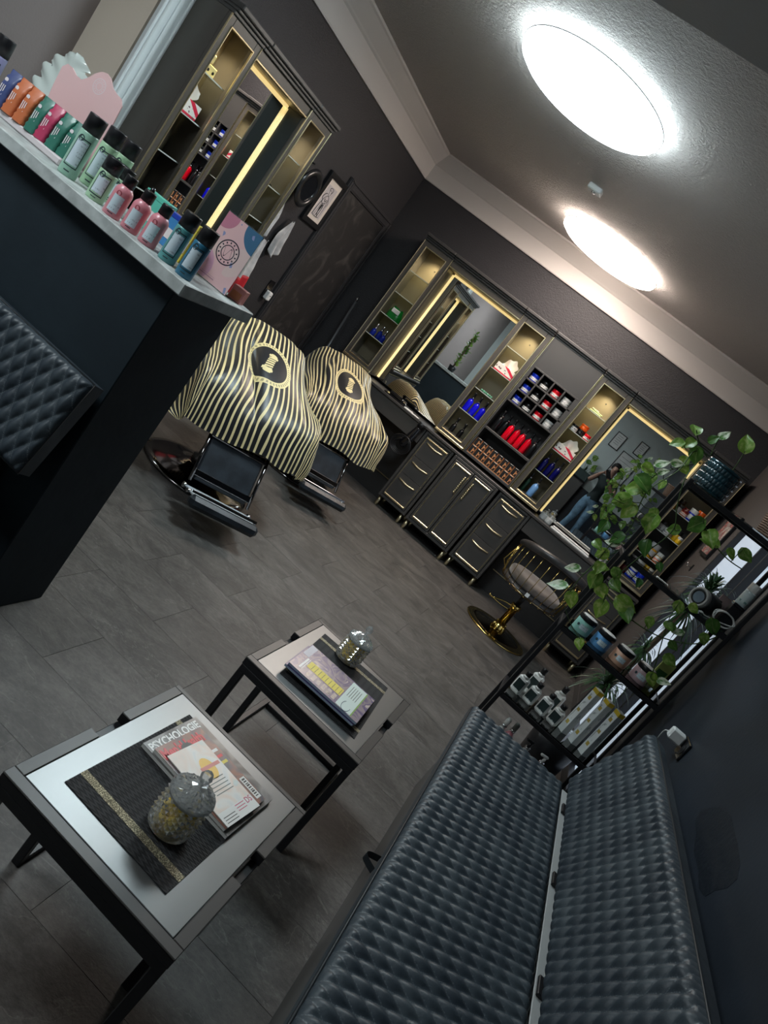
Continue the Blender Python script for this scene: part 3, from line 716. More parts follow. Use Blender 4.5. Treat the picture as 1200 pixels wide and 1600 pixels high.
part('blade', M_BLACKMET, t, lambda b: b.tube([(-.07, 0, .004), (.05, .01, .004)], .004, 6)); part('blade', M_BLACKMET, t, lambda b: b.tube([(-.07, .015, .008), (.05, -.005, .008)], .004, 6))
part('finger_ring', M_BLACKMET, t, lambda b: b.tube([(.065 + .016 * math.cos(i * PI / 8), .014 + .014 * math.sin(i * PI / 8), .006) for i in range(16)], .003, 6, closed=True))
spray_bottle('green bottle with chrome top in the left-wall tower beside the hat', (XF - .10, 4.42, 1.1505), plastic(10, 110, 30, .15), None, .04, .075, 0, 'cap', M_SILVER)
# worktop odds and ends
M_CRYS = Mat('cut_crystal', (.90, .93, .93), .04, alpha=.4, coat=1)
M_TOWEL = Mat('white_towel', (.78, .78, .76), .9, bump=(300, .5, .004))
t = thing('folded_towel', 'long white folded towel along the worktop edge by the styling chair', 'towel', (-.06, 6.352, WT))
part('fold', M_TOWEL, t, lambda b: b.box(0, .40, .004, .075, .0005, .022, .008)); part('fold', M_TOWEL, t, lambda b: b.box(.01, .39, .010, .070, .0225, .034, .005))
for i, (x, y) in enumerate(((-.165, 6.50), (-.105, 6.47))):
    t = thing('crystal_pot', 'small crystal pot with knob lid on worktop at the foot of mirror', 'pot', (x, y, WT), 0, 'crystal pots on the worktop')
    part('pot', M_CRYS, t, lambda b: b.lathe([(.028, .0005), (.034, .01), (.036, .045), (.033, .045), (.031, .012), (0, .008)], 16, sm=False)); part('lid', M_CRYS, t, lambda b: b.lathe([(.036, .0455), (.03, .056), (.008, .062), (.006, .07), (.012, .078), (0, .084)], 16, sm=False))
t = thing('clipper_tray', 'black tray of hair clippers on the worktop before the corner mirror', 'tray', (-1.80, 6.42, WT))
part('tray', M_BLACKGL, t, lambda b: b.box(-.14, .10, -.06, .06, .0005, .012, .004))
part('clipper', M_BLACKGL, t, lambda b: b.box(-.10, .04, -.035, -.002, .0125, .045, .008)); part('clipper', M_CHROME, t, lambda b: b.box(-.06, .08, .006, .036, .0125, .04, .008))
t = thing('price_card', 'white folded card lying on the worktop before the corner mirror', 'card', (-1.62, 6.385, WT))
part('leaf', M_PAPER, t, lambda b: b.box(-.08, .08, -.03, .03, .0005, .004)); part('leaf', M_PAPER, t, lambda b: b.box(-.08, .0, -.028, .03, .0042, .008))
# hair dryer with cord on a hook at the cabinet side
t = thing('hair_dryer', 'black hair dryer with coiled cord hanging below the worktop', 'hair dryer', (-1.475, 6.30, .60))
part('hook', M_CHROME, t, lambda b: b.tube([(0, .062, .10), (0, .03, .10), (0, .0, .085), (0, -.02, .10)], .005, 8))
part('barrel', M_BLACKGL, t, lambda b: b.tube(smoothpath([(-.02, -.01, -.02), (.0, -.01, .06), (.01, -.01, .13), (.015, -.01, .20)], 12), [.030, .040, .043, .044, .044, .043, .042, .040, .038, .035, .032, .03, .028], 16))
part('handle', M_BLACKGL, t, lambda b: b.tube(smoothpath([(-.005, -.01, .05), (-.06, -.02, .03), (-.11, -.02, -.03)], 8), [.022, .022, .021, .020, .020, .019, .018, .016, .012], 12))
part('nozzle', M_BLACK, t, lambda b: b.tube([(.015, -.01, .20), (.02, -.01, .25)], [.030, .036], 12))
for k in range(4):
    part('cord', M_BLACK, t, lambda b: b.tube([(-.02 + (.06 + .012 * k) * math.cos(i * PI / 12 + k), -.03 - .008 * k, -.01 + (.055 + .01 * k) * math.sin(i * PI / 12 + k)) for i in range(24)], .0045, 6, closed=True))
# ------------------------------------------------------------------ barber chairs under striped capes
M_LEATH = Mat('black_blue_leather', (.020, .025, .032), .38, bump=(240, .25, .003), vary=(9, .35))
M_DKCHR = Mat('smoked_chrome', (.16, .15, .15), .10, 1)
M_TREAD = Mat('ribbed_aluminium', (.70, .75, .80), .45, .4)
def _tr():
    x, y, z = M_TREAD.xyz('Object'); M_TREAD.bump((x * 420).sin(), .6, .003)
_tr()
M_CAPE = Mat('striped_satin_cape', (.02, .02, .02), .42, sheen=.15)
def _cape():
    m = M_CAPE; u, v, _ = m.xyz('UV')
    GOLD, DARK = (.80, .66, .34), (.010, .010, .013)
    st = ((u + 5.0) / .0305).fr(); st = (st - .5).ab().lt(.175)
    du, dv = u - (-.015), v - .83
    r = ((du / .132) * (du / .132) + (dv / .155) * (dv / .155)).sqrt()
    ins = r.lt(1.0); ring = r.gt(.80) * r.lt(1.0)
    at = du.m('ARCTAN2', dv)
    key = ((at * 7.6).fr() - .5).ab().lt(.26) * (((r - .90).ab()).lt(.05))
    c2 = du * .94 + dv * .22; s2 = dv * .98 - du * .20
    body = (c2.ab().lt(.021) * s2.ab().lt(.048)) * ((s2 * 52.0 + c2 * 26).fr().gt(.36))
    capd = (c2.ab().lt(.027) * ((s2.ab() - .056).ab()).lt(.009)).mx((((c2 / .020) * (c2 / .020) + ((s2.ab() - .068) / .013) * ((s2.ab() - .068) / .013)).lt(1.0)))
    logo = (ring * (key * -.55 + 1.0)).mx(body.mx(capd))
    t = st * (ins * -1.0 + 1.0) + logo * ins
    m.colour(m.mix(t.clamp(), DARK, GOLD))
    m.inp('Roughness', t * .12 + .36)
    m.bump(m.noise(900, 2), .12, .0006)
_cape()
COLS = [0, .15, .29, .43, .66]      # arc length across at the five half columns
# per row: y, then (x, z) for the five half columns from the centre out
ROWS = [(.43, (0, .50), (.15, .50), (.26, .49), (.31, .47), (.35, .43)),
        (.41, (0, .80), (.14, .80), (.25, .77), (.30, .62), (.345, .44)),
        (.345, (0, .935), (.14, .93), (.25, .89), (.315, .70), (.365, .42)),
        (.20, (0, .905), (.15, .89), (.27, .81), (.350, .68), (.41, .40)),
        (.02, (0, .835), (.16, .815), (.29, .745), (.380, .675), (.44, .39)),
        (-.16, (0, .725), (.17, .715), (.31, .69), (.390, .665), (.445, .38)),
        (-.29, (0, .615), (.18, .62), (.32, .625), (.385, .62), (.435, .38)),
        (-.355, (0, .515), (.18, .515), (.32, .51), (.375, .50), (.41, .385)),
        (-.38, (0, .405), (.18, .40), (.32, .395), (.365, .39), (.385, .385))]
def cape_mesh(seed):
    rnd = random.Random(seed); ph = [rnd.uniform(0, 6.28) for _ in range(8)]
    wr = [(rnd.uniform(-.75, .75), rnd.uniform(-.9, .9), rnd.uniform(.035, .08), rnd.choice((-1, 1)) * rnd.uniform(.010, .020), rnd.uniform(.45, .95)) for _ in range(7)]
    full = []
    for row in ROWS:
        y, half = row[0], row[1:]
        pts = [(-x, y, z) for x, z in half[:0:-1]] + [(x, y, z) for x, z in half]
        full.append(pts)
    arc = [-c for c in COLS[:0:-1]] + COLS
    cen = [(r[0], r[1][1]) for r in ROWS]; va = [0]
    for i in range(1, len(cen)): va.append(va[-1] + math.hypot(cen[i][0] - cen[i - 1][0], cen[i][1] - cen[i - 1][1]))
    def pos(u, v):
        rows = [catmull(pts, u) for pts in full]; p = catmull(rows, v)
        x, y, z = p; a = u * 2 - 1
        # folds fan out from the back top and deepen to the hem
        edge = min(1, abs(a) ** 2 + .25) ; low = max(0, (v - .35)) * 1.25
        w = .010 * math.sin(a * 9 + ph[0] + 5 * v) * low + .012 * math.sin(a * 17 + ph[1] - 4 * v) * low * edge + .007 * math.sin(v * 22 + a * 6 + ph[2]) * edge
        w += .016 * math.exp(-((a + .35 - .5 * (v - .5)) / .07) ** 2) * max(0, math.sin(PI * min(1, max(0, (v - .3) / .6))))
        w -= .020 * math.exp(-((a + .22 - .42 * (v - .5)) / .08) ** 2) * max(0, math.sin(PI * min(1, max(0, (v - .3) / .6))))
        z += w * (1.0 - .7 * max(0, min(1, (abs(a) - .7) * 5))) + .035 * a * max(0, v - .4)
        x += w * .9 * (1 if a > 0 else -1) * max(0, min(1, (abs(a) - .45) * 5)) + .010 * math.sin(v * 30 + ph[3]) * max(0, abs(a) - .6)
        y -= abs(w) * .5 * low
        x += .012 * math.sin(z * 16 + ph[4] + y * 5) * (1 - abs(a))
        for k in range(7):     # crisp diagonal wrinkles
            c0, sl, wd, am, v0 = wr[k]; d = a - c0 - sl * (v - .55)
            g = math.exp(-(d / wd) ** 2) * math.exp(-((v - v0) / .22) ** 2)
            z += am * g; x += am * .9 * g * (d / wd)
        return (x, y, z)
    def uv(u, v):
        n = len(arc) - 1; q = min(max(u, 0), 1) * n; i = min(int(q), n - 1); f = q - i
        m = len(va) - 1; q2 = v * m; j = min(int(q2), m - 1)
        return (arc[i] + (arc[i + 1] - arc[i]) * f, va[j] + (va[j + 1] - va[j]) * (q2 - j))
    b = MB(); b.grid(pos, 170, 150, uv=uv); return b.mesh('cape', M_CAPE)
def barber_chair(label, loc, rz):
    t = thing('barber_chair', label, 'barber chair', loc, rz, 'barber chairs')
    part('base_disc', M_DKCHR, t, lambda b: b.lathe([(.335, 0), (.345, .006), (.34, .018), (.30, .026), (.22, .040), (.13, .055), (.10, .075), (.075, .085)], 48))
    part('column', M_DKCHR, t, lambda b: b.lathe([(.085, .08), (.085, .12), (.062, .13), (.062, .38)], 24))
    part('pump_lever', M_CHROME, t, lambda b: b.tube(smoothpath([(.08, .02, .10), (.22, .06, .13), (.34, .10, .12)], 8), .009, 8))
    part('seat_plate', M_BLACKMET, t, lambda b: b.box(-.20, .20, -.22, .20, .36, .40, .01))
    part('seat_cushion', M_LEATH, t, lambda b: b.box(-.26, .26, -.30, .22, .40, .53, .035))
    bk = MB(Matrix.Translation((0, .25, .50)) @ Matrix.Rotation(-.16, 4, 'X')); bk.box(-.215, .215, -.045, .03, 0, .40, .03); bk.build('backrest', M_LEATH, t)
    for sx in (-1, 1):
        a = part('armrest', M_LEATH, t, lambda b: b.box(sx * .285, sx * .365, -.26, .26, .585, .640, .02))
        part('arm_panel', M_DKCHR, a, lambda b: b.box(sx * .300, sx * .345, -.20, .22, .40, .584, .012))
    # leg rest and footrest
    lr = Matrix.Translation((0, -.335, .41)) @ Matrix.Rotation(-.56, 4, 'X')
    L = MB(lr); L.box(-.165, .165, .0, .035, -.29, -.01, .012); L.build('leg_rest_pad', M_LEATH, t)
    for sx in (-1, 1):
        F = MB(lr); F.tube([(sx * .178, .0, .03), (sx * .178, -.004, -.15), (sx * .178, -.004, -.31)], .010, 8); F.build('side_rod', M_DKCHR, t)
    F = MB(lr); F.box(-.178, .178, -.010, .0, -.045, -.012, .003); F.build('trim_strip', M_DKCHR, t)
    F = MB(lr); F.box(-.178, .178, -.010, .0, -.275, -.240, .003); F.build('trim_strip', M_DKCHR, t)
    fm = Matrix.Translation((0, -.515, .125)) @ Matrix.Rotation(-.22, 4, 'X')
    F = MB(fm); F.box(-.185, .185, -.175, .0, -.012, .0, .003); F.build('foot_plate', M_TREAD, t)
    F = MB(fm); F.box(-.200, .200, -.250, -.176, -.060, .004, .020); F.build('foot_bumper', M_LEATH, t)
    F = MB(fm); F.box(-.192, .192, -.182, -.1765, .0045, .020, .002); F.build('trim_strip', M_DKCHR, t)
    for sx in (-1, 1):
        for yy, rr in ((-.02, .016), (-.13, .012)):
            F = MB(fm); F.cyl((sx * .187, yy, -.004), (sx * .206, yy, -.004), rr, n=12); F.build('pivot', M_CHROME, t)
    part('foot_bracket', M_BLACKMET, t, lambda b: b.box(-.17, .17, -.53, -.495, .075, .112, .01))
    return t
CH1, CH2, CRZ = (-1.80, 3.90, 0), (-1.88, 5.43, 0), .75
barber_chair('barber chair with padded footrest standing beside the reception counter', CH1, CRZ)
barber_chair('barber chair with padded footrest standing before the corner mirror', CH2, CRZ)
o = mesh_obj('barber_cape', cape_mesh(3), None, CH1, CRZ); tag(o, 'black and gold striped cape with emblem over chair beside reception counter', 'cape', 'striped barber capes')
o = mesh_obj('barber_cape', cape_mesh(11), None, CH2, CRZ); tag(o, 'black and gold striped cape with emblem over chair before corner mirror', 'cape', 'striped barber capes')

# ------------------------------------------------------------------ styling chair with brass base
M_VELV = Mat('taupe_velvet', (.135, .105, .088), .8, sheen=.5, bump=(160, .2, .003), vary=(14, .2))
M_DKLEA = Mat('dark_grey_leather', (.045, .042, .042), .36, bump=(200, .2, .002), vary=(8, .3))
t = thing('styling_chair', 'round wire-back styling chair on a polished brass disc base', 'chair', (.145, 5.81, 0), .22)
part('base_disc', M_BRASSDK, t, lambda b: b.lathe([(.270, .004), (.20, .016), (.12, .028), (.07, .036)], 56))
part('base_rim', M_BRASS, t, lambda b: b.lathe([(.272, 0), (.279, .003), (.279, .009), (.268, .012)], 56))
part('collar', M_BRASS, t, lambda b: b.lathe([(.062, .034), (.058, .05), (.050, .075), (.036, .085)], 24))
for k in range(4): part('collar_rib', M_BRASS, t, lambda b: b.tube([(.075 * math.cos(k * PI / 2 + .5), .075 * math.sin(k * PI / 2 + .5), .032), (.048 * math.cos(k * PI / 2 + .5), .048 * math.sin(k * PI / 2 + .5), .085)], .010, 8))
part('column', M_BRASS, t, lambda b: b.lathe([(.034, .085), (.034, .235), (.044, .24), (.044, .275), (.034, .28)], 24))
part('post', M_BLACKMET, t, lambda b: b.lathe([(.020, .28), (.020, .40)], 16))
part('foot_lever', M_BRASS, t, lambda b: b.tube(smoothpath([(-.03, -.02, .25), (-.10, -.03, .245), (-.20, -.04, .215)], 8), .006, 8))
part('foot_lever', M_BRASS, t, lambda b: b.tube(smoothpath([(-.03, -.01, .21), (-.11, -.02, .205), (-.20, -.04, .215), (-.235, -.045, .225)], 8), [.005] * 5 + [.006, .008, .009, .009], 8))
def sup(rx, ry, n=40, e=2.6):
    P = []
    for i in range(n):
        a = 2 * PI * i / n; c, s = math.cos(a), math.sin(a)
        P.append((rx * math.copysign(abs(c) ** (2 / e), c), ry * math.copysign(abs(s) ** (2 / e), s)))
    return P
def cushion(b, rx, ry, z0, z1, n=40):
    prof = [(.90, 0), (.98, .15), (1, .4), (1, .6), (.97, .82), (.88, .95), (.6, 1.0), (0, 1.0)]; P = sup(rx, ry, n)
    vs = [(x * k, y * k, z0 + (z1 - z0) * h) for k, h in prof for x, y in P]
    b.add(vs, [(i * n + j, i * n + (j + 1) % n, (i + 1) * n + (j + 1) % n, (i + 1) * n + j) for i in range(len(prof) - 1) for j in range(n)], 0, True)
    b.prism([(x * .9, y * .9) for x, y in P], z0, z0 + .001, ((0, 0, 0), (1, 0, 0), (0, 1, 0), (0, 0, 1)))
part('seat_shell', M_DKLEA, t, lambda b: cushion(b, .250, .243, .395, .445))
part('seat_cushion', M_VELV, t, lambda b: cushion(b, .232, .225, .446, .520))
def arcp(a, r0, z_back, z_front, e=1.0):
    k = abs(a) / 2.0; k = min(1, k); return (r0 * math.sin(a), -r0 * math.cos(a) * (1.0 if abs(a) < 1.57 else 1.0), z_back + (z_front - z_back) * k ** 1.6)
part('top_rail_pad', M_DKLEA, t, lambda b: b.tube([arcp(-1.95 + 3.9 * i / 40, .285, .775, .66) for i in range(41)], [.016 + .016 * min(1, 4 * i / 40, 4 * (40 - i) / 40) for i in range(41)], 14))
part('lower_ring', M_BRASSDK, t, lambda b: b.tube([arcp(-2.0 + 4.0 * i / 40, .262, .415, .415) for i in range(41)], .006, 8))
for i in range(15):
    a = -1.75 + 3.5 * i / 14
    p, q = Vector(arcp(a, .285, .755, .645)), Vector(arcp(a * .98, .262, .415, .415))
    part('wire', M_BRASS, t, lambda b: b.tube([p, p.lerp(q, .5) + Vector((math.sin(a), -math.cos(a), 0)) * .012, q], .0028, 6))
for sx in (-1, 1):
    p = Vector(arcp(sx * 1.95, .285, .775, .66))
    part('arm_rod', M_BRASS, t, lambda b: b.tube([p, (sx * .275, .05, .50), (sx * .25, .02, .42)], .007, 8))
    part('arm_rod', M_BRASS, t, lambda b: b.tube([p, (sx * .29, .14, .48), (sx * .23, .10, .42)], .006, 8))
part('care_tag', M_PAPER, t, lambda b: b.box(-.075, -.045, -.274, -.269, .425, .455, .001))
for i in range(9):
    a = -1.1 + 2.2 * i / 8
    part('stud', M_BRASS, t, lambda b: b.lathe([(.007, 0), (.006, .006), (0, .008)], 8, (.262 * math.sin(a), -.262 * math.cos(a), .404)))
# ------------------------------------------------------------------ reception counter
M_BARF = Mat('dark_slate_counter_front', (.019, .029, .037), .60, spec=.25, bump=(22, .15, .006), vary=(2.5, .2))
M_CONC = Mat('pale_concrete_laminate', (.42, .45, .44), .5, vary=(18, .22), bump=(120, .1, .002))
BX1, BY0, BY1, BZ = -1.157, 1.75, 2.07, 1.21
t = thing('reception_counter', 'tall dark reception counter with a pale concrete-look top', 'counter', (0, 0, 0))
part('body', M_BARF, t, lambda b: b.box(XREC + .004, BX1, BY0, BY1, 0, 1.172, .003))
part('counter_top', M_CONC, t, lambda b: b.box(XREC + .004, -1.118, 1.715, 2.098, 1.173, BZ, .003))
# ------------------------------------------------------------------ quilted cushions
M_QUILT = Mat('navy_quilted_leather', (.034, .046, .058), .38, spec=.55, bump=(260, .22, .002))
def _q():
    m = M_QUILT; n = m.noise(7, 4).smooth(.3, .75); c = m.mix(n, (.027, .038, .050), (.058, .075, .088))
    u, v, _ = m.xyz('UV'); su, sv = (u + 50.5).fr() - .5, (v + 200.5).fr() - .5
    dash = ((u * 9).fr().gt(.35)) * sv.ab().lt(.022); dash2 = ((v * 9).fr().gt(.35)) * su.ab().lt(.022)
    m.colour(m.mix(dash.mx(dash2) * .55, c, (.16, .18, .19)))
    m.inp('Roughness', m.noise(40, 3) * .2 + .36)
_q()
M_PIPE = Mat('dark_piping', (.02, .024, .028), .45)
M_STITCH = Mat('grey_stitching', (.10, .115, .13), .7)
def quilt_cushion(b, L, Wd, T, a, c, ed=.022, amp=.011, seam=.0045, nper=8):
    """pad lying in the local x(0..Wd), y(0..L) plane, top at z = T; diamonds a wide (x) by c long (y)"""
    nu, nv = int(Wd / a * nper * 1.5), int(L / c * nper)
    nu, nv = max(nu, 20), max(nv, 20)
    def f(u, v):
        x, y = u * Wd, v * L
        p, q = x / a + y / c, x / a - y / c
        dp, dq = abs(p - round(p)), abs(q - round(q))
        h = amp * (abs(math.sin(PI * p)) * abs(math.sin(PI * q)) + 1e-9) ** .68
        e = min(x, Wd - x, y, L - y); k = min(1, max(0, e / ed)); rnd = math.sqrt(max(0, 1 - (1 - k) ** 2))
        return (x, y, T - ed * .9 + ed * .9 * rnd + h * (.35 + .65 * k) - amp)
    b.grid(f, nu, nv, uv=lambda u, v: (u * Wd / a + v * L / c, u * Wd / a - v * L / c))
    zt = T - ed * .9 - amp
    # skirt
    P = [(0, 0), (Wd, 0), (Wd, L), (0, L)]
    for i in range(4):
        p, q = P[i], P[(i + 1) % 4]; n = 24
        def g(u, v):
            return (p[0] + (q[0] - p[0]) * u, p[1] + (q[1] - p[1]) * u, (zt + .002) * v)
        b.grid(g, n, 2, sm=False)
    b.add([(0, 0, 0), (Wd, 0, 0), (Wd, L, 0), (0, L, 0)], [(0, 1, 2, 3)])
def piping(b, L, Wd, z, r=.004, in_=.0):
    b.tube([(-in_, -in_, z), (Wd + in_, -in_, z), (Wd + in_, L + in_, z), (-in_, L + in_, z)], r, 6, closed=True)
# bench whose backrest leans on the counter front
t = thing('counter_bench', 'navy diamond-quilted bench backed against the reception counter', 'bench', (0, 0, 0))
bw, bl = .31, 1.55
mt = Matrix(((0, -1, 0, -1.158), (-.23, 0, -.973, 1.728), (-.973, 0, .23, .838), (0, 0, 0, 1)))
B = MB(mt); quilt_cushion(B, bl, bw, .075, .090, .0457, .02, .0125, nper=12)
ob = B.build('backrest_cushion', M_QUILT, t)
B = MB(mt); piping(B, bl, bw, .048, .003); B.build('piping', M_PIPE, ob)
B = MB(); B.M = Matrix(((0, -1, 0, -1.158), (1, 0, 0, 1.10), (0, 0, 1, .36), (0, 0, 0, 1))); quilt_cushion(B, bl, .46, .10, .090, .0457, .02, .010, nper=8); B.build('seat_cushion', M_QUILT, t)
part('seat_base', M_BLACKMET, t, lambda b: b.box(-2.70, -1.18, 1.14, 1.56, .04, .358, .004))
part('back_support', M_BLACKMET, t, lambda b: b.box(-2.65, -1.30, 1.70, 1.745, .30, .62, .004))
# ------------------------------------------------------------------ bottles on the counter
def arc_patch(b, r, a0, a1, z0, z1, n=10, m=0):
    vs = [(r * math.cos(a0 + (a1 - a0) * i / n), r * math.sin(a0 + (a1 - a0) * i / n), z) for z in (z0, z1) for i in range(n + 1)]
    return b.add(vs, [(i, i + 1, n + 2 + i, n + 1 + i) for i in range(n)], m, True)
M_LABEL = Mat('pale_blue_label', (.60, .70, .76), .5)
def _lb():
    m = M_LABEL; x, y, z = m.xyz('Object')
    ln = (z * 620).sin().gt(.35) * m.noise(420, 1, stretch=(1, 1, .15)).gt(.50) * m.noise(30, 0).gt(.45)
    m.colour(m.mix(ln * .45, (.60, .70, .76), (.08, .11, .14)))
_lb()
M_INK = Mat('dark_label_ink', (.03, .05, .06), .5)
def care_bottle(label, px, py, h, r, col, grp, capf=.27, lab='frame', badge=None, z=BZ, pos=None):
    p = onz(px, py, z) if pos is None else Vector(pos); p.z = z
    t = thing('care_bottle', label, 'bottle', p, 0, grp)
    hb = h * (1 - capf); ang = math.atan2(-p.y, -p.x) - .18
    if lab == 'frame': pr = [(r * .94, 0), (r, .004), (r, hb - .004), (r * .97, hb)]; cr = r * .99
    else: pr = [(r * .94, 0), (r, .004), (r, hb * .80), (r * .93, hb * .88), (r * .75, hb * .95), (r * .62, hb)]; cr = r * .66
    part('body', col, t, lambda b: b.lathe(pr, 28))
    part('cap', M_BLACK, t, lambda b: b.lathe([(cr, hb + .0005), (cr, h - .002), (cr * .96, h)], 28))
    z0, z1 = hb * .26, hb * .80
    if lab == 'frame':
        part('label', M_LABEL, t, lambda b: arc_patch(b, r * 1.008, ang - .62, ang + .62, z0, z1))
        def bd(b):
            for w0, w1, q0, q1 in ((-.74, -.66, z0 - .006, z1 + .006), (.66, .74, z0 - .006, z1 + .006), (-.74, .74, z0 - .007, z0 - .004), (-.74, .74, z1 + .004, z1 + .007)): arc_patch(b, r * 1.01, ang + w0, ang + w1, q0, q1)
        part('label_border', M_INK, t, bd)
        part('badge', badge or M_INK, t, lambda b: b.add([(r * 1.02 * math.cos(ang - .35 + .32 * math.cos(i * PI / 8)), r * 1.02 * math.sin(ang - .35 + .32 * math.cos(i * PI / 8)), z1 + .006 + .009 * math.sin(i * PI / 8)) for i in range(16)], [list(range(16))]))
    else:
        part('label', M_LABEL, t, lambda b: arc_patch(b, r * 1.008, ang - .60, ang + .60, hb * .16, hb * .68))
        part('badge', badge or M_INK, t, lambda b: b.add([(r * 1.01 * math.cos(ang - .2 + .28 * math.cos(i * PI / 8)), r * 1.01 * math.sin(ang - .2 + .28 * math.cos(i * PI / 8)), hb * .74 + .007 * math.sin(i * PI / 8)) for i in range(16)], [list(range(16))]))
    part('brand_line', M_INK, t, lambda b: arc_patch(b, r * 1.01, ang - .35, ang + .25, hb * .10, hb * .125))
    return t
MINT = plastic(150, 190, 170, .35); LGRN = plastic(165, 200, 165, .35); PINK = plastic(205, 130, 140, .35); TURQ = plastic(85, 150, 150, .35); TBLU = plastic(45, 110, 140, .35)
G_ = 'hair care bottles on the reception counter'
care_bottle('tall mint spray can with black cap at the front of the counter', 103, 274, .186, .027, MINT, G_)
care_bottle('tall mint spray can behind the front mint can', 136, 290, .186, .027, LGRN, G_)
care_bottle('tall green spray can beside the pink display board', 163, 303, .180, .027, LGRN, G_)
care_bottle('short pale green can beside the three pink bottles', 146, 312, .128, .026, LGRN, G_, .32)
care_bottle('short green can half hidden behind the pale green can', 170, 318, .118, .025, LGRN, G_, .32)
for i, (x, y) in enumerate(((172, 337), (200, 360), (227, 382))):
    care_bottle(('pink shampoo bottle beside the pale green can', 'pink shampoo bottle in the middle of the three', 'pink shampoo bottle beside the turquoise can')[i], x, y, .121, .0255, PINK, G_, .25, 'plain', plastic(150, 60, 70))
care_bottle('turquoise can with black cap beside the blue can', 258, 408, .147, .0245, TURQ, G_, .30)
care_bottle('petrol blue can with black cap at the counter corner', 285, 432, .146, .0245, TBLU, G_, .30)
care_bottle('tall cream can with black cap beside the ceramic leaf', 0, 0, .235, .030, plastic(220, 200, 185, .4), G_, .30, pos=(-2.262, 1.84, 0))
care_bottle('lilac can with black cap beside the tall cream can', 0, 0, .190, .026, plastic(150, 150, 190, .4), G_, .30, pos=(-2.235, 1.935, 0))
# display tray with sachets and a wavy pink board
t = thing('display_stand', 'pale pink display stand with a wavy translucent board and round emblem', 'display stand', (0, 0, 0))
M_PINKAC = Mat('pink_acrylic', (.80, .55, .55), .30, trans=.25, ior=1.1)
M_TRAYP = Mat('pale_tray', (.60, .54, .55), .5)
part('tray', M_TRAYP, t, lambda b: b.box(-2.165, -1.755, 1.835, 1.965, BZ + .0005, BZ + .022, .004))
poly = [(70, 165), (84, 132), (98, 104), (107, 100), (114, 106), (120, 118), (128, 125), (138, 122), (150, 115), (160, 112.5), (168, 115), (174, 123), (177, 138), (183, 147), (190, 155), (191, 167), (176, 196)]
pl = [ony(x, y, 1.945) for x, y in poly]
pts = [(p.x, p.z) for p in pl] + [(pl[-1].x - .005, BZ + .0225), (pl[0].x + .01, BZ + .0225)]
brd = part('board', M_PINKAC, t, lambda b: b.prism(pts, 1.943, 1.947, ((0, 0, 0), (1, 0, 0), (0, 0, 1), (0, 1, 0))))
M_EMB = Mat('pale_emblem_print', (.80, .72, .74), .5)
ec = ony(155, 135, 1.942)
def ring(b, c, r0, r1, y, n=40):
    vs = [(c.x + r * math.cos(2 * PI * i / n), y, c.z + r * math.sin(2 * PI * i / n)) for r in (r0, r1) for i in range(n)]
    b.add(vs, [(i, (i + 1) % n, n + (i + 1) % n, n + i) for i in range(n)])
def _em(b):
    ring(b, ec, .0215, .0235, 1.9425); ring(b, ec, .0105, .012, 1.9425)
    for k in range(14):
        c = Vector((ec.x + .0168 * math.cos(k * 2 * PI / 14), 0, ec.z + .0168 * math.sin(k * 2 * PI / 14))); ring(b, c, .0004, .0018, 1.9425, 6)
e = part('emblem', M_EMB, brd, _em)
t2 = thing('price_holder', 'small lilac acrylic price holder behind the mint cans', 'price holder', (-1.745, 2.04, BZ))
part('plate', Mat('lilac_acrylic', (.45, .45, .58), .25, trans=.3), t2, lambda b: b.prism([(-.03, .0005), (.03, .0005), (.03, .150), (.024, .162), (-.024, .162), (-.03, .150)], -.002, .002, ((0, 0, 0), (1, 0, 0), (0, 0, 1), (0, 1, 0))))
part('foot', M_GLASS, t2, lambda b: b.box(-.03, .03, .003, .04, .0005, .004))
def sachet(label, px, py, col, w=.041, h=.112, rz=.20, lean=.10):
    p = onz(px, py, BZ + .0225)
    t = thing('sachet', label, 'sachet', p, rz, 'hair care sachets on the display tray')
    def f(b):
        def g(u, v):
            a = u * 2 * PI; k = 1 - max(0, (v - .55) / .45) ** 1.5
            x = w / 2 * math.copysign(abs(math.cos(a)) ** .5, math.cos(a)); y = .019 * (k * .95 + .05) * math.copysign(abs(math.sin(a)) ** .7, math.sin(a))
            x += .0015 * math.sin(v * 40 + a * 3); y += .0012 * math.sin(v * 30 + x * 300)
            return (x, y + lean * v * h, v * h)
        b.grid(g, 28, 14); b.add([(-w / 2, -.015, .0002), (w / 2, -.015, .0002), (w / 2, .015, .0002), (-w / 2, .015, .0002)], [(0, 1, 2, 3)])
    part('pouch', col, t, f)
    part('badge', M_EMB, t, lambda b: b.add([(-.008 + .006 * math.cos(i * PI / 6), -.0175 + lean * h * .68, h * .70 + .006 * math.sin(i * PI / 6)) for i in range(12)], [list(range(12))]))
    def ln(b):
        for k in range(3): b.box(-.012 + .006 * k, -.0095 + .006 * k, -.0198 + lean * h * .42, -.0192 + lean * h * .42, h * .28, h * .56)
    q = part('print', M_EMB, t, ln); q['kind'] = 'stuff'
    return t
SO = plastic(190, 105, 65, .4); SG = plastic(50, 110, 95, .4); SP = plastic(175, 55, 90, .4); SB = plastic(62, 74, 120, .4)
for lab, x, y, c in (('dusty blue sachet beside the orange sachets', -3, 165, SB), ('orange sachet next to the blue sachet', 13, 178, SO), ('orange sachet next to the green sachet', 30, 192, SO), ('green sachet between orange and raspberry ones', 48, 207, SG), ('raspberry sachet between two green ones', 63, 219, SP), ('green sachet next to the raspberry sachet', 80, 233, SG), ('green sachet half hidden behind the mint can', 97, 246, SG)):
    sachet(lab, x, y, c)
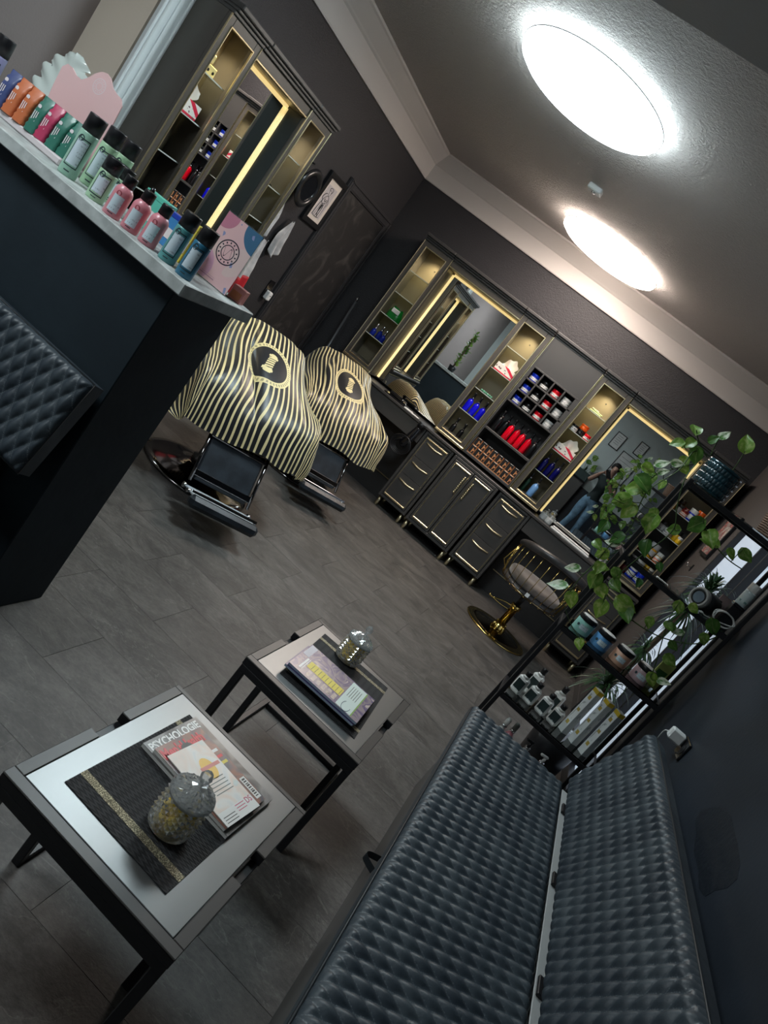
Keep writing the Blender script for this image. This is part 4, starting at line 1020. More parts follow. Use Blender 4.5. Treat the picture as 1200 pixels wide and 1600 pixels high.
# ceramic leaf
M_CERA = Mat('pale_green_ceramic', (.50, .56, .53), .16, coat=.5)
t = thing('ceramic_leaf', 'pale glazed ceramic leaf with lobed edges standing on the counter', 'ornament', (-2.165, 2.062, BZ), -.1)
def _leaf(b):
    H, Wd = .285, .115
    def f(u, v):
        a = (u - .5) * 2; s = math.sin(PI * min(1, v * .92 + .08)) ** .75
        lob = 1 - .20 * abs(a) ** 3 * (abs(math.sin(v * PI * 5.2)) < .35) - .10 * abs(a) * (1 - abs(math.sin(v * PI * 5.2)))
        x = a * Wd * s * lob; z = v * H + abs(a) * .045 * s
        y = .02 * a * a - .05 * (v - .5) ** 2 + .006 * math.sin(v * PI * 10.4) * abs(a) + .10 * v * .5
        return (x, y, z)
    b.grid(f, 24, 60)
part('leaf_blade', M_CERA, t, _leaf)
part('foot', M_CERA, t, lambda b: b.box(-.03, .03, -.026, .03, .0005, .016, .006))
md = t.children[0].modifiers.new('thick', 'SOLIDIFY'); md.thickness = .005
# pink sign in an acrylic holder
M_SIGN = Mat('pink_sign_print', (.75, .48, .48), .35)
def _sg():
    m = M_SIGN; x, y, z = m.xyz('Object')
    c = m.mix(m.noise(9, 1).gt(.52), (.72, .46, .47), (.70, .52, .50))
    b1 = ((x - .070) * (x - .070) + (z - .20) * (z - .20)).sqrt().lt(.062); c = m.mix(b1, c, (.05, .14, .25))
    b2 = ((x + .070) * (x + .070) + (z - .035) * (z - .035)).sqrt().lt(.055); c = m.mix(b2, c, (.62, .34, .48))
    b3 = ((x + .060) * (x + .060) + (z - .195) * (z - .195)).sqrt().lt(.040); c = m.mix(b3, c, (.52, .20, .28))
    st = ((x * .8 + z * .3) * 160).sin().gt(.86) * m.noise(30, 0).gt(.66); c = m.mix(st, c, (.25, .28, .48))
    r = (x * x + (z - .105) * (z - .105)).sqrt()
    ink = ((r - .036).ab()).lt(.0018).mx(((r - .021).ab()).lt(.0014))
    an = x.m('ARCTAN2', z - .105)
    dots = (((an * 2.228).fr() - .5).ab().lt(.16)) * ((r - .0285).ab()).lt(.0026)
    sq = ((z - .105 - (x * 260).sin() * .014).ab()).lt(.0016) * r.lt(.018)
    ln = (z.lt(.022) * z.gt(.012)) * (z * 900).sin().gt(0) * x.lt(.01)
    c = m.mix(ink.mx(dots).mx(sq), c, (.015, .015, .03)); m.colour(m.mix(ln * .6, c, (.25, .1, .2)))
_sg()
t = thing('counter_sign', 'pink acrylic counter sign with blue corner and round black emblem', 'sign', (-1.238, 1.985, BZ), .08)
part('print', M_SIGN, t, lambda b: b.box(-.066, .066, -.001, .001, .003, .203))
part('holder', M_GLASS, t, lambda b: b.box(-.068, .068, .0015, .0035, .0005, .206).box(-.068, .068, .0036, .04, .0005, .0025))
t = thing('soap_box', 'small pink and copper carton at the counter corner', 'box', (-1.172, 2.052, BZ), .2)
part('carton', plastic(200, 125, 120, .4), t, lambda b: b.box(-.022, .022, -.02, .02, .0005, .045, .001)); part('front_print', plastic(190, 110, 70, .4), t, lambda b: b.box(-.017, .017, -.0206, -.0202, .006, .030))
# cartons behind the bottles
for lab, x0, x1, y, h, c in (('mint green carton behind the pink bottles', -1.565, -1.475, 1.99, .108, plastic(95, 190, 170, .4)), ('sky blue carton with a dark blue lid behind pink bottles', -1.462, -1.385, 1.98, .100, plastic(60, 130, 190, .4)), ('yellow carton behind the turquoise can', -1.372, -1.335, 1.97, .108, plastic(215, 205, 110, .4)), ('slim yellow carton behind the petrol blue can', -1.322, -1.302, 1.92, .120, plastic(220, 205, 80, .4))):
    t = thing('carton', lab, 'carton', ((x0 + x1) / 2, y, BZ), .1, 'small cartons at the back of the counter')
    w = (x1 - x0) / 2
    part('box', c, t, lambda b: b.box(-w, w, -.02, .02, .0005, h * .86, .001)); part('lid', plastic(25, 60, 170, .4) if 'dark blue lid' in lab else c, t, lambda b: b.box(-w - .001, w + .001, -.021, .021, h * .862, h, .001))
    part('print', M_EMB, t, lambda b: b.box(-w * .7, w * .7, -.0212, -.0204, h * .25, h * .55))
# dark flask behind them
spray_bottle('tiny teal dropper bottle behind the pink bottles', (-1.505, 1.915, BZ + .0005), plastic(70, 170, 150, .3), None, .016, .06, 0, 'cap', M_BLACKGL)
# ------------------------------------------------------------------ storage bench along the right wall
t = thing('storage_bench', 'long navy quilted storage bench along the dark right wall', 'bench', (0, 0, 0))
Y0, Y1 = .30, 2.985
B = MB(Matrix.Translation((.210, Y0, .385))); quilt_cushion(B, Y1 - Y0, .464, .068, .090, .0457, .026, .0130, nper=11)
ob = B.build('seat_cushion', M_QUILT, t)
B = MB(Matrix.Translation((.210, Y0, .385))); piping(B, Y1 - Y0, .464, .037, .0035, .001); B.build('piping', M_PIPE, ob)
B = MB(Matrix.Translation((.210, Y0, .385))); piping(B, Y1 - Y0, .464, .028, .0025, .001); B.build('piping', M_PIPE, ob)
ca, sa = math.cos(1.30), math.sin(1.30)      # the back pad leans back towards the wall
mt = Matrix(((ca, 0, -sa, .715), (0, 1, 0, Y0), (sa, 0, ca, .462), (0, 0, 0, 1)))
mt = mt @ Matrix.Translation((0, 0, -.02))
B = MB(mt); quilt_cushion(B, Y1 - Y0 - .03, .385, .087, .090, .0457, .026, .0130, nper=11)
ob = B.build('back_cushion', M_QUILT, t)
B = MB(mt); piping(B, Y1 - Y0 - .03, .385, .050, .0035, .001); B.build('piping', M_PIPE, ob)
M_BENCH = Mat('bench_base_laminate', (.085, .080, .076), .40, vary=(3, .15))
M_SILV2 = Mat('matt_grey_metal', (.50, .52, .52), .5, .3)
part('base_box', M_BENCH, t, lambda b: b.box(.248, .70, Y0, Y1 - .02, 0, .384, .003))
part('hinge_rail', M_SILV2, t, lambda b: b.box(.676, .722, Y0 + .02, Y1 - .03, .428, .433, .001))
for i in range(5):
    y = .75 + i * .5
    part('hinge_bracket', M_BLACKMET, t, lambda b: b.box(.680, .718, y, y + .07, .4335, .445, .002))
part('back_plate', M_BLACKMET, t, lambda b: b.box(.80, .898, Y0 + .05, Y1 - .08, .10, .60, .003))
hp = onx(583, 1347, .235)
part('pull_strap', M_PIPE, t, lambda b: b.grid(lambda u, v: (.247 - .045 * math.sin(PI * u), hp.y - .035 + .07 * u, hp.z - .012 + .024 * v), 14, 2))
md = t.children[-1].modifiers.new('thick', 'SOLIDIFY'); md.thickness = .003
# ------------------------------------------------------------------ folding tray tables
M_TRAY = Mat('brushed_grey_tray', (.20, .205, .205), .37, .75, bump=(500, .06, .0006))
M_TFR = Mat('warm_grey_table_frame', (.060, .055, .052), .40)
ZT = .400
def tray_table(label, x0, y0, w=.405, d=.540):
    t = thing('tray_table', label, 'side table', (x0, y0, 0), 0, 'tray tables with folding frames')
    part('tray', M_TRAY, t, lambda b: b.box(0, w, 0, d, ZT - .012, ZT, .0012))
    f = .029
    for y0_, y1_ in ((-f, -.0015), (d + .0015, d + f * .6)):
        e = part('end_bar', M_TFR, t, lambda b: b.box(-f, w + f, y0_, y1_, ZT - .005, ZT, .0015))
        part('frame_tube', M_BLACKMET, e, lambda b: b.box(-f + .0005, w + f - .0005, y0_ + .0005, y1_ - .0005, ZT - .026, ZT - .0052))
    for xa, xb in ((-f, -.0015), (w + .0015, w + f)):
        for y0_, y1_ in ((-.001, d * .40), (d * .60, d + .001)):
            e = part('side_bar', M_TFR, t, lambda b: b.box(xa, xb, y0_, y1_, ZT - .005, ZT, .0015))
            part('frame_tube', M_BLACKMET, e, lambda b: b.box(xa + .0005, xb - .0005, y0_, y1_, ZT - .026, ZT - .0052))
        part('folding_bracket', M_BLACKMET, t, lambda b: b.box(xa + .003, xb - .003, d * .40 - .02, d * .60 + .02, ZT - .075, ZT - .027, .002))
        part('leg', M_BLACKMET, t, lambda b: b.box((xa + xb) / 2 - .012, (xa + xb) / 2 + .012, -f + .002, -f + .024, 0, ZT - .027, .002))
        xi = .006 if xa < 0 else w - .028
        part('leg', M_BLACKMET, t, lambda b: b.box(xi, xi + .022, .215, .237, 0.0, ZT - .013, .002))
        part('floor_runner', M_BLACKMET, t, lambda b: b.box(xi, xi + .022, .238, d - .01, 0.0, .020, .002))
    part('crossbar', M_BLACKMET, t, lambda b: b.box(.03, w - .03, d - .034, d - .012, 0.0, .020, .002))
    part('apron_bar', M_BLACKMET, t, lambda b: b.box(-f + .002, w + f - .002, -f + .001, -f + .022, ZT - .052, ZT - .027, .002))
    return t
T1, T2 = (-.444, 1.114), (-.427, 2.056)
tray_table('grey tray table holding the psychology magazine and a crystal jar', T1[0], T1[1])
tray_table('grey tray table holding the purple magazines, farther from the bench pull', T2[0], T2[1], .41, .555)
M_MAT = Mat('black_woven_placemat', (.018, .018, .020), .75)
def _mt():
    m = M_MAT; x, y, z = m.xyz('Object')
    hb = ((x * 260) + ((y * 90).fr() - .5).ab() * 8).sin(); m.bump(hb, .6, .0012)
    m.colour(m.mix(hb.gt(.2), (.012, .012, .013), (.030, .030, .032)))
_mt()
M_GLIT = Mat('gold_glitter_band', (.30, .26, .17), .45, .6)
def _gl():
    m = M_GLIT; v = m.voronoi(420).smooth(.0, .45); n = m.noise(600, 1)
    m.colour(m.mix(n.gt(.58), (.13, .115, .075), (.75, .68, .48))); m.bump(n, .8, .002)
_gl()
def placemat(label, pts):
    P = [onz(x, y, ZT) for x, y in pts]      # near-left, near-right, far-left
    o, ex, ey = P[0], P[1] - P[0], P[2] - P[0]; w, d = ex.length, ey.length; rz = math.atan2(ex.y, ex.x)
    t = thing('placemat', label, 'placemat', (o.x, o.y, ZT), rz, 'black placemats with glitter bands')
    part('mat', M_MAT, t, lambda b: b.box(0, w, 0, d, .0004, .0022))
    for y in (d * .095, d * .905 - .022): part('glitter_band', M_GLIT, t, lambda b: b.box(0, w, y, y + .020, .0023, .0028))
    return t, w, d
placemat('black placemat with gold glitter bands under the crystal jar and psychology magazine', ((101, 1222), (258.5, 1398), (297, 1119)))
placemat('black placemat with gold glitter bands under the purple magazines', ((437, 1052), (553.5, 1155), (519, 1001)))
# ------------------------------------------------------------------ magazines
def rect_px(pts, z):
    P = [onz(x, y, z) for x, y in pts]   # top-left, top-right, bottom-left
    ex = P[1] - P[0]; ey = P[2] - P[0]; w = ex.length; h = ey.length
    return P[2], math.atan2(ex.y, ex.x), w, h
def magazine(name, label, pts, z, th, cover, w=None, h=None, cat='magazine', group=None, edge=M_PAPER):
    o, rz, ww, hh = rect_px(pts, z); w = w or ww; h = h or hh
    t = thing(name, label, cat, (o.x, o.y, z), rz, group)
    part('pages', edge, t, lambda b: b.box(.0005, w - .001, .0005, h - .0005, .0004, th - .0006))
    part('cover', cover, t, lambda b: b.box(0, w, 0, h, th - .0005, th))
    return t, w, h
def cover_mat(name, cols, sc=9, det=2, rough=.25):
    m = Mat(name, cols[0], rough, coat=.3); n = m.noise(sc, det, dist=1.2)
    k = len(cols); m.colour(m.ramp(n, [(.28 + .44 * i / max(1, k - 1), c) for i, c in enumerate(cols)])); return m
C_PSY = cover_mat('grey_portrait_cover', [(.03, .03, .03), (.10, .095, .09), (.28, .27, .26), (.14, .12, .13)], 8)
C_MEN = cover_mat('fitness_cover', [(.05, .06, .075), (.08, .09, .11), (.30, .13, .09), (.10, .10, .12), (.45, .28, .22)], 9)
C_PAS = cover_mat('pastel_brochure_cover', [(.62, .68, .72), (.80, .78, .74), (.80, .68, .60), (.62, .70, .68), (.82, .82, .80)], 10)
zm = ZT + .0030
t, w, h = magazine('magazine', 'grey psychology magazine at the bottom of the pile', ((219.7, 1166), (303, 1124), (351.5, 1312)), zm, .010, C_PSY)
M_TW = Mat('white_print', (.82, .82, .80), .4); M_TR = Mat('red_print', (.65, .02, .03), .35); M_TK = Mat('black_print', (.02, .02, .02), .4); M_TY = Mat('yellow_print', (.75, .62, .08), .4)
text_obj('title', 'PSYCHOLOGIE', .030, M_TW, t, (.006, h - .029, .0102), sx=w / .220, bold=.0008)
t, w, h = magazine('magazine', 'fitness magazine with red title under the pastel brochure', ((249, 1170), (317.7, 1136), (349, 1300)), zm + .0105, .009, C_MEN)
text_obj('title', 'Men\'sHealth', .038, M_TR, t, (.004, h - .036, .0092), sx=w / .215, bold=.0014)
part('portrait', Mat('skin_print', (.42, .24, .18), .4), t, lambda b: b.prism([(w * .50 + .022 * math.cos(i * PI / 8), h - .050 + .026 * math.sin(i * PI / 8)) for i in range(16)], .0094, .0097, ((0, 0, 0), (1, 0, 0), (0, 1, 0), (0, 0, 1))))
part('hair', M_TK, t, lambda b: b.prism([(w * .50 + .024 * math.cos(i * PI / 8), h - .043 + .024 * math.sin(i * PI / 8)) for i in range(9)], .0098, .0100, ((0, 0, 0), (1, 0, 0), (0, 1, 0), (0, 0, 1))))
for k in range(3): part('headline', (M_TW, M_TR, M_TY)[k], t, lambda b: b.box(w * .72, w * .95, h - .075 - k * .018, h - .067 - k * .018, .0092, .0094))
bc = part('barcode_label', M_PAPER, t, lambda b: b.box(w - .024, w - .004, .012, .075, .0092, .0094))
q = part('bars', M_TK, bc, lambda b: [b.box(w - .020, w - .008, .018 + .006 * i, .0205 + .006 * i + .001 * (i % 3), .0095, .0096) for i in range(9)]); q['kind'] = 'stuff'
t, w, h = magazine('brochure', 'pastel illustrated brochure on top of the pile beside crystal jar', ((260.5, 1182.7), (315.3, 1157), (355, 1294.7)), zm + .0200, .003, C_PAS, cat='brochure')
part('white_panel', M_PAPER, t, lambda b: b.box(0, w, 0, h * .17, .0031, .0033))
part('orange_spot', plastic(240, 195, 90, .4), t, lambda b: b.prism([(w * .62 + .022 * math.cos(i * PI / 9), h * .66 + .030 * math.sin(i * PI / 9)) for i in range(18)], .0031, .0033, ((0, 0, 0), (1, 0, 0), (0, 1, 0), (0, 0, 1))))
part('pink_band', plastic(225, 150, 140, .5), t, lambda b: b.box(w * .42, w * .95, h * .655, h * .70, .0034, .0035))
text_obj('logo', 'DS', .022, plastic(190, 60, 100, .4), t, (w * .78, h * .10, .0034), sx=.9)
for k in range(6): part('text_line', M_TK if k < 3 else plastic(190, 60, 100, .4), t, lambda b: b.box(w * .06 if k < 3 else w * .48, w * .40 if k < 3 else w * .74, .006 + .007 * (k % 3) + (.01 if k > 2 else 0), .0078 + .007 * (k % 3) + (.01 if k > 2 else 0), .0034, .0035))
for k in range(5): part('text_line', plastic(120, 125, 120, .5), t, lambda b: b.box(w * .30, w * .80, h * (.52 - .045 * k), h * (.52 - .045 * k) + .0022, .0031, .0033))
C_PUR = cover_mat('purple_event_cover', [(.06, .045, .13), (.16, .12, .22), (.30, .24, .26), (.12, .09, .20), (.55, .45, .40)], 14)
M_PUR = Mat('purple_cover_stock', (.045, .035, .13), .3)
M_PGE = Mat('blue_grey_page_edges', (.30, .36, .46), .7)
P2 = ((452, 1036), (488, 1008.6), (554, 1134))
for i in range(4):
    j = [(0, 0), (-2.5, 1.2), (-5, 1), (1.0, -1)][i]
    pp = [(x + j[0], y + j[1]) for x, y in P2]
    if i < 3: magazine('magazine', ('purple event magazine at the very bottom of its pile', 'purple event magazine second from the bottom of its pile', 'purple event magazine just below the top one')[i], pp, zm + i * .0088, .0085, M_PUR, edge=M_PGE, group='purple magazines on the far table')
    else:
        t, w, h = magazine('magazine', 'purple event magazine with yellow panel on top of its pile', pp, zm + i * .0088, .0085, C_PUR, edge=M_PGE, group='purple magazines on the far table')
        part('yellow_panel', M_TY, t, lambda b: b.box(w * .28, w * .52, h * .34, h * .84, .0087, .0090))
        part('header_panel', plastic(190, 190, 200, .4), t, lambda b: b.box(w * .55, w * .98, h * .90, h * .99, .0087, .0090))
        part('advert_panel', plastic(205, 220, 215, .4), t, lambda b: b.box(w * .02, w * .97, h * .115, h * .325, .0087, .0090))
        part('bear_drawing', plastic(60, 85, 110, .4), t, lambda b: b.tube([(w * (.16 + .16 * math.cos(a * .3)), h * .21 + .016 * math.sin(a * .3), .0093) for a in range(2, 17)], .0009, 5))
        part('green_strip', plastic(120, 165, 60, .4), t, lambda b: b.box(w * .02, w * .97, h * .10, h * .113, .0087, .0090))
        for k in range(5): part('text_line', M_TK, t, lambda b: b.box(w * .45, w * .85, h * (.16 + .03 * k), h * (.16 + .03 * k) + .0018, .0091, .0093))
        for k in range(9): part('text_line', M_TK, t, lambda b: b.box(w * .30, w * .49, h * (.36 + .052 * k), h * (.36 + .052 * k) + .0016, .0091, .0093))
        part('title_bar', M_TW, t, lambda b: b.box(w * .10, w * .52, h * .875, h * .900, .0087, .0090)); part('title_bar', M_TW, t, lambda b: b.box(w * .10, w * .52, h * .855, h * .865, .0087, .0090))
        for k in range(6): part('photo_tile', cover_mat('photo_tile', [(.10, .08, .12), (.55, .45, .38), (.25, .22, .35)], 60), t, lambda b: b.box(w * .05, w * .24, h * (.36 + .075 * k), h * (.36 + .075 * k) + .014, .0087, .0090))
# ------------------------------------------------------------------ crystal candy jars
M_JAR = thin_glass('cut_glass', (.96, .97, .97), 1.5, .16, .06, .20)  # last value paints lamp sparkle into the glass as white
M_CANDY = Mat('gold_wrapped_candy', (.95, .68, .08), .35, .0)
def facet_wall(b, r0, r1, z0, z1, n, rows, out):
    """diamond-cut wall between radii r0 (bottom) and r1 (top)"""
    V = []; idx = {}
    def P(i, j, o=0):
        k = j / (rows * 2); r = r0 + (r1 - r0) * k + o; a = 2 * PI * i / (2 * n)
        return (r * math.cos(a), r * math.sin(a), z0 + (z1 - z0) * k)
    for j in range(rows * 2 - 1):
        for i in range(2 * n):
            if (i + j) % 2 == 0:
                c = P(i + 1, j + 1, out); a0, a1, a2, a3 = P(i, j + 1), P(i + 1, j), P(i + 2, j + 1), P(i + 1, j + 2)
                for p, q in ((a0, a1), (a1, a2), (a2, a3), (a3, a0)): b.add([p, q, c], [(0, 1, 2)])
    for i in range(n):
        b.add([P(2 * i, 0), P(2 * i + 2, 0), P(2 * i + 1, 1)], [(0, 1, 2)]) ; b.add([P(2 * i, rows * 2), P(2 * i + 2, rows * 2), P(2 * i + 1, rows * 2 - 1)], [(0, 2, 1)])
def candy_jar(label, px, py, R, H):
    p = onz(px, py, ZT + .003); t = thing('candy_jar', label, 'jar', (p.x, p.y, ZT + .003), 0, 'crystal candy jars')
    def bowl(b):
        b.lathe([(0, .001), (R * .8, .001), (R, .006), (R * 1.02, .014), (R * .98, .020)], 40, sm=False)
        facet_wall(b, R * .99, R * .97, .020, H, 18, 5, .0055)
        b.lathe([(R * .97, H), (R * .985, H + .004), (R * .94, H + .005), (R * .90, H + .001)], 40, sm=False)
    part('bowl', M_JAR, t, bowl)
    def lid(b):
        b.lathe([(R * 1.03, H + .0055), (R * 1.07, H + .010), (R * 1.03, H + .014)], 40, sm=False)
        facet_wall(b, R * 1.03, R * .35, H + .014, H + .034, 18, 3, .0045)
        b.lathe([(R * .35, H + .034), (R * .12, H + .036), (R * .10, H + .044)], 20, sm=False)
        pass
    l = part('lid', M_JAR, t, lid)
    part('knob', M_JAR, l, lambda b: b.lathe([(R * .10, H + .044), (R * .24, H + .050), (R * .30, H + .060), (R * .20, H + .070), (R * .08, H + .074), (0, H + .078)], 10, sm=False))
    rnd = random.Random(int(px))
    for k in range(48):
        lay = k // 12; a = k * 2.4; rr = R * .58 * math.sqrt((k % 12 + .5) / 12)
        M = Matrix.Translation((rr * math.cos(a), rr * math.sin(a), .026 + lay * .016 + rnd.uniform(-.003, .003))) @ Euler((rnd.uniform(0, 3), rnd.uniform(0, 3), rnd.uniform(0, 3))).to_matrix().to_4x4()
        if k == 0: cm = MB().box(-.0145, .0145, -.010, .010, -.009, .009, .004).mesh('candy', M_CANDY)
        o = mesh_obj('candy', cm, t); o.matrix_local = M
    return t
candy_jar('cut-crystal candy jar with knob lid beside the pastel brochure', 262, 1290, .049, .085)
candy_jar('cut-crystal candy jar with knob lid beside the purple magazines', 540, 1030, .049, .085)
# ------------------------------------------------------------------ glass plant rack
EX0, EX1, EY0, EY1 = .285, .862, 3.48, 3.78
LV = [.055, .400, .835, 1.268, 1.690]
t = thing('plant_rack', 'black metal rack with glass shelves full of plants beside the bench', 'shelf rack', (0, 0, 0))
for x in (EX0, EX1 - .020):
    for y in (EY0, EY1 - .020): part('post', M_BLACKMET, t, lambda b: b.box(x, x + .020, y, y + .020, 0, 1.700, .002))
for z in LV:
    for y in (EY0, EY1 - .020): part('rail', M_BLACKMET, t, lambda b: b.box(EX0 + .0205, EX1 - .0205, y, y + .020, z - .026, z - .002, .002))
    for x in (EX0, EX1 - .020): part('rail', M_BLACKMET, t, lambda b: b.box(x, x + .020, EY0 + .0205, EY1 - .0205, z - .026, z - .002, .002))
    part('glass_shelf', M_GLASS, t, lambda b: b.box(EX0 + .021, EX1 - .021, EY0 + .004, EY1 - .004, z - .0015, z + .004))
SH = [z + .0045 for z in LV]
# planter
M_TEALP = Mat('glossy_teal_glaze', (.014, .050, .066), .14, coat=.6, vary=(20, .4))
M_SOIL = Mat('potting_soil', (.03, .02, .015), .9, bump=(60, .8, .01))
PC = Vector((.385, 3.625, SH[4]))
def _planter(b):
    n, rows = 30, 4
    b.lathe([(.070, 0), (.079, .006), (.080, .012)], 60)
    def f(u, v):
        a = u * 2 * PI; k = v * rows; fr = k - int(min(k, rows - .001)); cell = (u * n + .5 * (int(min(k, rows - .001)) % 2)) % 1
        e = min(1, min(cell, 1 - cell) * 5) * min(1, min(fr, 1 - fr) * 4.5); r = .081 + .004 * v + .0042 * e
        return (r * math.cos(a), r * math.sin(a), .012 + v * .112)
    b.grid(f, 180, 40); b.lathe([(.085, .124), (.088, .128), (.088, .138), (.082, .140), (.079, .120), (0, .118)], 60)
M_LEAF = Mat('pothos_leaf', (.05, .16, .03), .35, coat=.15)
def _lf():
    m = M_LEAF; r = m.rand(); x, y, z = m.xyz('Object')
    n = m.noise(3.0, 3).smooth(.45, .62)
    base = m.mix(r, (.035, .13, .022), (.20, .36, .045)); c = m.mix(n * r * .8, base, (.48, .55, .22))
    rib = x.ab().lt(.018); cc = m.mix(rib * .5, c, (.30, .40, .15)); m.colour(cc); translucent(m, cc, .38)
_lf()
M_LEAFW = Mat('variegated_leaf', (.5, .6, .45), .4)
def _lw():
    m = M_LEAFW; x, y, z = m.xyz('Object'); n = m.noise(3.5, 3, stretch=(1, .5, 1)).smooth(.40, .58); cc = m.mix(n, (.10, .26, .06), (.70, .76, .60)); m.colour(cc); translucent(m, cc, .35)
_lw()
M_STEM = Mat('green_vine', (.045, .085, .022), .6)
def leaf_mesh(kind, mat):
    b = MB(); fold = (.22, .35, .10)[kind]; curl = (.25, .45, -.12)[kind]
    def f(u, v):
        a = (u - .5) * 2
        wv = (math.sin(PI * v ** .62) ** .9) * (.42 if kind < 2 else .30) if 0 < v < 1 else 0
        back = -.14 * abs(a) ** 1.5 * max(0, 1 - v * 3.2)
        x = a * wv + 0; y = v + back
        return (x, y, abs(x) * fold * 1.3 - curl * v * v * .6 + .03 * math.sin(a * 5 + v * 7) * abs(a))
    b.grid(f, 8, 10); return b.mesh('leaf', mat)
LEAVES = [leaf_mesh(k, M_LEAF) for k in range(3)]; LEAVESW = [leaf_mesh(k, M_LEAFW) for k in range(3)]
def cam_frame(p):
    v = (Vector((0, 0, CAMZ)) - p).normalized(); return v
def place_leaf(par, p, ang, L, seed, white=False, tilt=None):
    """ang: direction of the tip in the photo plane (degrees, 0 = right, 90 = down)"""
    rnd = random.Random(seed); v = cam_frame(p)
    a = math.radians(ang); tip = (r_ * math.cos(a) + d_ * math.sin(a)); tip = (tip - v * tip.dot(v)).normalized()
    nrm = (v + r_ * rnd.uniform(-.6, .6) - d_ * rnd.uniform(-.2, .8)).normalized() if tilt is None else (v * tilt - d_ * (1 - tilt)).normalized()
    tip = (tip - nrm * tip.dot(nrm)).normalized(); x = tip.cross(nrm)
    M = Matrix(((x.x * L, tip.x * L, nrm.x * L, p.x), (x.y * L, tip.y * L, nrm.y * L, p.y), (x.z * L, tip.z * L, nrm.z * L, p.z), (0, 0, 0, 1)))
    me = (LEAVESW if white else LEAVES)[rnd.randrange(2) if not white else 2]
    o = mesh_obj('leaf', me, par); o.matrix_world = M; return o
def vine_plant(name, label, chains, leaves, extra=None, group=None):
    """chains: lists of (px, py, y); leaves: (px, py, y, tip angle, length px, white)"""
    t = thing(name, label, 'plant', (0, 0, 0), 0, group)
    pts = []
    for ch in chains:
        P = smoothpath([ony(x, y, d) for x, y, d in ch], 10 * len(ch)); pts += P
        part('vine', M_STEM, t, lambda b: b.tube(P, .0028, 5))
    for i, (x, y, d, ang, ln, wh) in enumerate(leaves):
        p = ony(x, y, d); L = ln / FPX * (p - Vector((0, 0, CAMZ))).dot(f_)
        place_leaf(t, p, ang, L * .74, i * 7 + int(x), wh)
        q = min(pts, key=lambda s: (s - p).length); m = (p + q) / 2 + Vector((0, 0, -.012))
        if (q - p).length > .008: part('petiole', M_STEM, t, lambda b: b.tube(smoothpath([q, m, p], 6), .0018, 4))
    return t
chains = [[(1108, 712, 3.63), (1085, 705, 3.56), (1060, 735, 3.50), (1010, 770, 3.46), (985, 825, 3.46), (955, 850, 3.45), (930, 880, 3.45), (905, 905, 3.45), (880, 940, 3.45)],
          [(1105, 715, 3.63), (1092, 690, 3.60), (1088, 672, 3.58)], [(1110, 712, 3.63), (1118, 695, 3.62), (1124, 684, 3.60)], [(1145, 735, 3.64), (1155, 720, 3.64), (1164, 705, 3.64)],
          [(1100, 712, 3.60), (1072, 745, 3.48), (1058, 790, 3.46), (1050, 830, 3.45), (1000, 870, 3.45), (960, 905, 3.45), (940, 945, 3.45)],
          [(940, 900, 3.46), (955, 940, 3.46), (1000, 978, 3.46), (1040, 998, 3.47), (1085, 1006, 3.47), (1120, 995, 3.48)],
          [(1098, 812, 3.46), (1110, 842, 3.46), (1135, 872, 3.46), (1160, 890, 3.46)], [(1042, 975, 3.46), (1032, 1010, 3.46), (1020, 1050, 3.46), (1008, 1070, 3.46)],
          [(1000, 770, 3.5), (1020, 745, 3.52), (1045, 735, 3.55), (1090, 722, 3.6)]]
